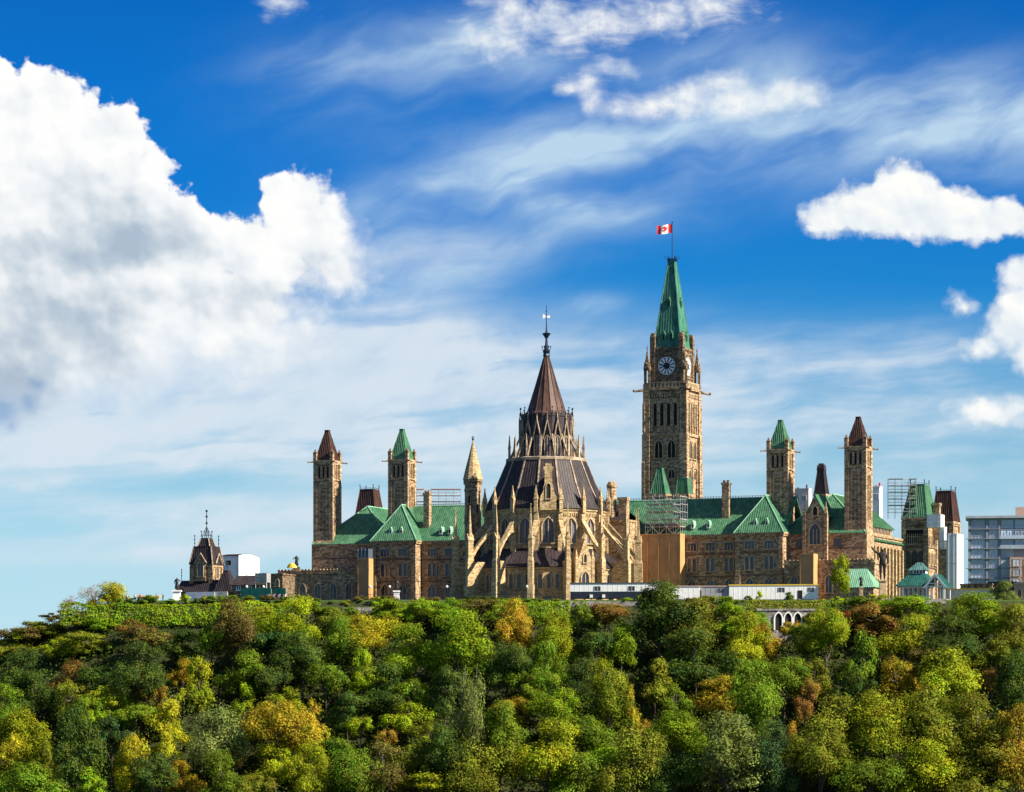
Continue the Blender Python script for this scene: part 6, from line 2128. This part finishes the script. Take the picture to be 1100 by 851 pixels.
# hedges along the terrace
def hedge(x0, x1, y0, y1, Y0, Y1, col, label, seed, depth=2.6, name='hedge', cat='hedge'):
    rng = random.Random(seed)
    if seed not in (3, 7):
        Yh = 947.0
        while Yh > 915 and terr(px((x0 + x1) / 2, y1, Yh).x, Yh) > zz(y1, Yh) - .3: Yh -= .25
        Y0 = Y1 = Yh + .4
        depth = 3.4
    A, B = px(x0, (y0 + y1) / 2, Y0), px(x1, (y0 + y1) / 2, Y1)
    zt0, zb0 = zz(y0, Y0), zz(y1, Y0)
    t = bpy.data.meshes.new(name)
    V, F = [], []
    L_ = (B - A).length
    ny_ = depth
    n = int(L_ * (zt0 - zb0 + depth) * 22)
    d = (B - A).normalized()
    nrm = Vector((d.y, -d.x, 0))
    if nrm.y > 0: nrm = -nrm
    for i in range(n):
        u = rng.uniform(0, L_)
        lump = .95 * noise.noise(Vector((u * .17, seed, 0))) + .45 * noise.noise(Vector((u * 1.1, seed, 4)))
        if rng.random() < depth / (zt0 - zb0 + depth):
            q = Vector((0, 0, zt0 + lump)) + nrm * (rng.uniform(-depth / 2, depth / 2)); nn = Vector((0, 0, 1))
        else:
            v = rng.random()
            z = zb0 + (zt0 + lump - zb0) * v
            q = Vector((0, 0, z)) + nrm * (depth / 2 + .4 * noise.noise(Vector((u * .6, z * .7, seed)))); nn = nrm + Vector((0, 0, .4))
        p = A + d * u
        p = Vector((p.x, p.y, 0)) + q + Vector((rng.gauss(0, .15), rng.gauss(0, .15), rng.gauss(0, .12)))
        leaf_quad(V, F, p, (nn + Vector((rng.gauss(0, .4), rng.gauss(0, .4), rng.gauss(0, .4)))).normalized(), .5, rng)
    t.from_pydata([tuple(q) for q in V], [], F)
    t.materials.append(M['leaf'])
    o = link(name, t)
    o.color = (*COLS[col], 1)
    props(o, label, cat)
    return o
hedge(66, 238, 650, 672, 946.5, 947.5, 'bright green', 'long bright green vine hedge along the hilltop below the small cabin', 1)
hedge(232, 305, 648, 668, 947.5, 948, 'lime green', 'shorter lime green hedge below the green netting', 2)
hedge(800, 886, 646, 656, 934.5, 934.5, 'olive', 'low olive yellow hedge growing on top of the arched wall', 3, 3.0)
hedge(400, 612, 647.5, 666, 947.8, 947.8, 'bright green', 'green creeper hedge along the terrace edge below the left pavilion and library', 4)
hedge(884, 1010, 647, 667, 947, 947, 'mid green', 'dark green hedge below the lodge and gazebo', 6)
hedge(335, 372, 650, 658, 948.3, 948.3, 'yellow-green', 'short yellow-green hedge before the arched low wing', 7, 1.2)

# ground cover between the trunks
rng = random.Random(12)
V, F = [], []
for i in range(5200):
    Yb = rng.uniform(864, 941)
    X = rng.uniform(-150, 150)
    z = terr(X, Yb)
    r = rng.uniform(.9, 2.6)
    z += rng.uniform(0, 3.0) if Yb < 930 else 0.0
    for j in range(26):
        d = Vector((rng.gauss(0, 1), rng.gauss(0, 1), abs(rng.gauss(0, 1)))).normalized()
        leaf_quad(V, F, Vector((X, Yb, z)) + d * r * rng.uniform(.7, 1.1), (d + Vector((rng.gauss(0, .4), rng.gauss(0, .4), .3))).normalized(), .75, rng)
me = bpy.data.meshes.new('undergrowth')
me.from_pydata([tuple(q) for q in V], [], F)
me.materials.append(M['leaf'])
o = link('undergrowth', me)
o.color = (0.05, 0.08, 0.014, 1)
props(o, 'dark green undergrowth covering the slope between the trees', 'undergrowth', kind='stuff')

# labels: colour, size and place of each tree, by what stands above it
LM = [(0, 'left edge of the photo'), (40, 'hill shoulder'), (76, 'smaller bare tree'), (121, 'bushy yellow tree'), (159, 'small cabin'), (190, 'bronze statue'), (222, 'gothic block'), (258, 'sheeted building'), (283, 'green netting'),
      (318, 'yellow tarpaulin'), (352, 'dark-roofed tower'), (393, 'plywood shaft'), (428, 'slim statue'), (462, 'roof chimney'), (490, 'plain facade'), (508, 'stair turret'), (545, 'buttresses'), (587, 'library spire'),
      (630, 'dark blue cabin'), (668, 'blue cabin windows'), (709, 'steep green pyramid roof'), (737, 'green stair roof'), (766, 'greyish cabin'), (802, 'brick chimney'), (844, 'white arches'), (877, 'stone frontispiece'), (901, 'columnar tree'),
      (924, 'lodge'), (948, 'tall monument'), (985, 'gazebo'), (1026, 'white shaft'), (1055, 'yellow-railed hoarding'), (1079, 'small round tree'), (1100, 'right edge of the photo')]
def rowname(y):
    for lim, s_ in ((668, 'at the hilltop edge'), (690, 'high on the slope'), (715, 'on the upper slope'), (742, 'halfway down the slope'), (772, 'on the lower slope'), (805, 'near the slope foot')):
        if y < lim: return s_
    return 'at the very bottom'
lipb = {}
for t, x, w_, col in TOPS:
    lm = min(LM, key=lambda a: abs(a[0] - x))[1]
    lipb.setdefault((('tiny' if w_ < 15 else 'low' if w_ < 21 else 'wide'), col, lm), []).append((t, x))
for (sz_, col, lm), qs in lipb.items():
    qs.sort(key=lambda q: q[1])
    for i, q in enumerate(qs):
        q[0]['label'] = f"{sz_} {col} shrub on the terrace lip below the {lm}" + ('' if len(qs) == 1 else f", {('leftmost', 'second', 'third', 'fourth')[i]}")
buck = {}
for q in TREES:
    t, x, y, w, h, col, kind = q
    size = 'little' if w * h < 900 else 'tall' if h > w * 1.25 else 'broad' if w * h > 3400 else 'rounded'
    lm = min(LM, key=lambda a: abs(a[0] - x))[1]
    if kind == 'w': size = 'drooping'
    buck.setdefault((size, col, rowname(y), lm), []).append(q)
for (size, col, row, lm), qs in buck.items():
    qs.sort(key=lambda q: q[2])
    for i, q in enumerate(qs):
        suf = '' if len(qs) == 1 else (', the upper one' if i == 0 else ', the lower one') if len(qs) == 2 else ', ' + ('topmost', 'second down', 'third down', 'fourth down')[min(i, 3)]
        pre = 'at' if 'edge' in lm else 'below the'
        q[0]['label'] = f"{size} {col} tree {row} {pre if pre != 'at' else 'by the'} {lm}{suf}"
        q[0]['group'] = 'trees on the wooded slope'
print('TREES', len(TREES))
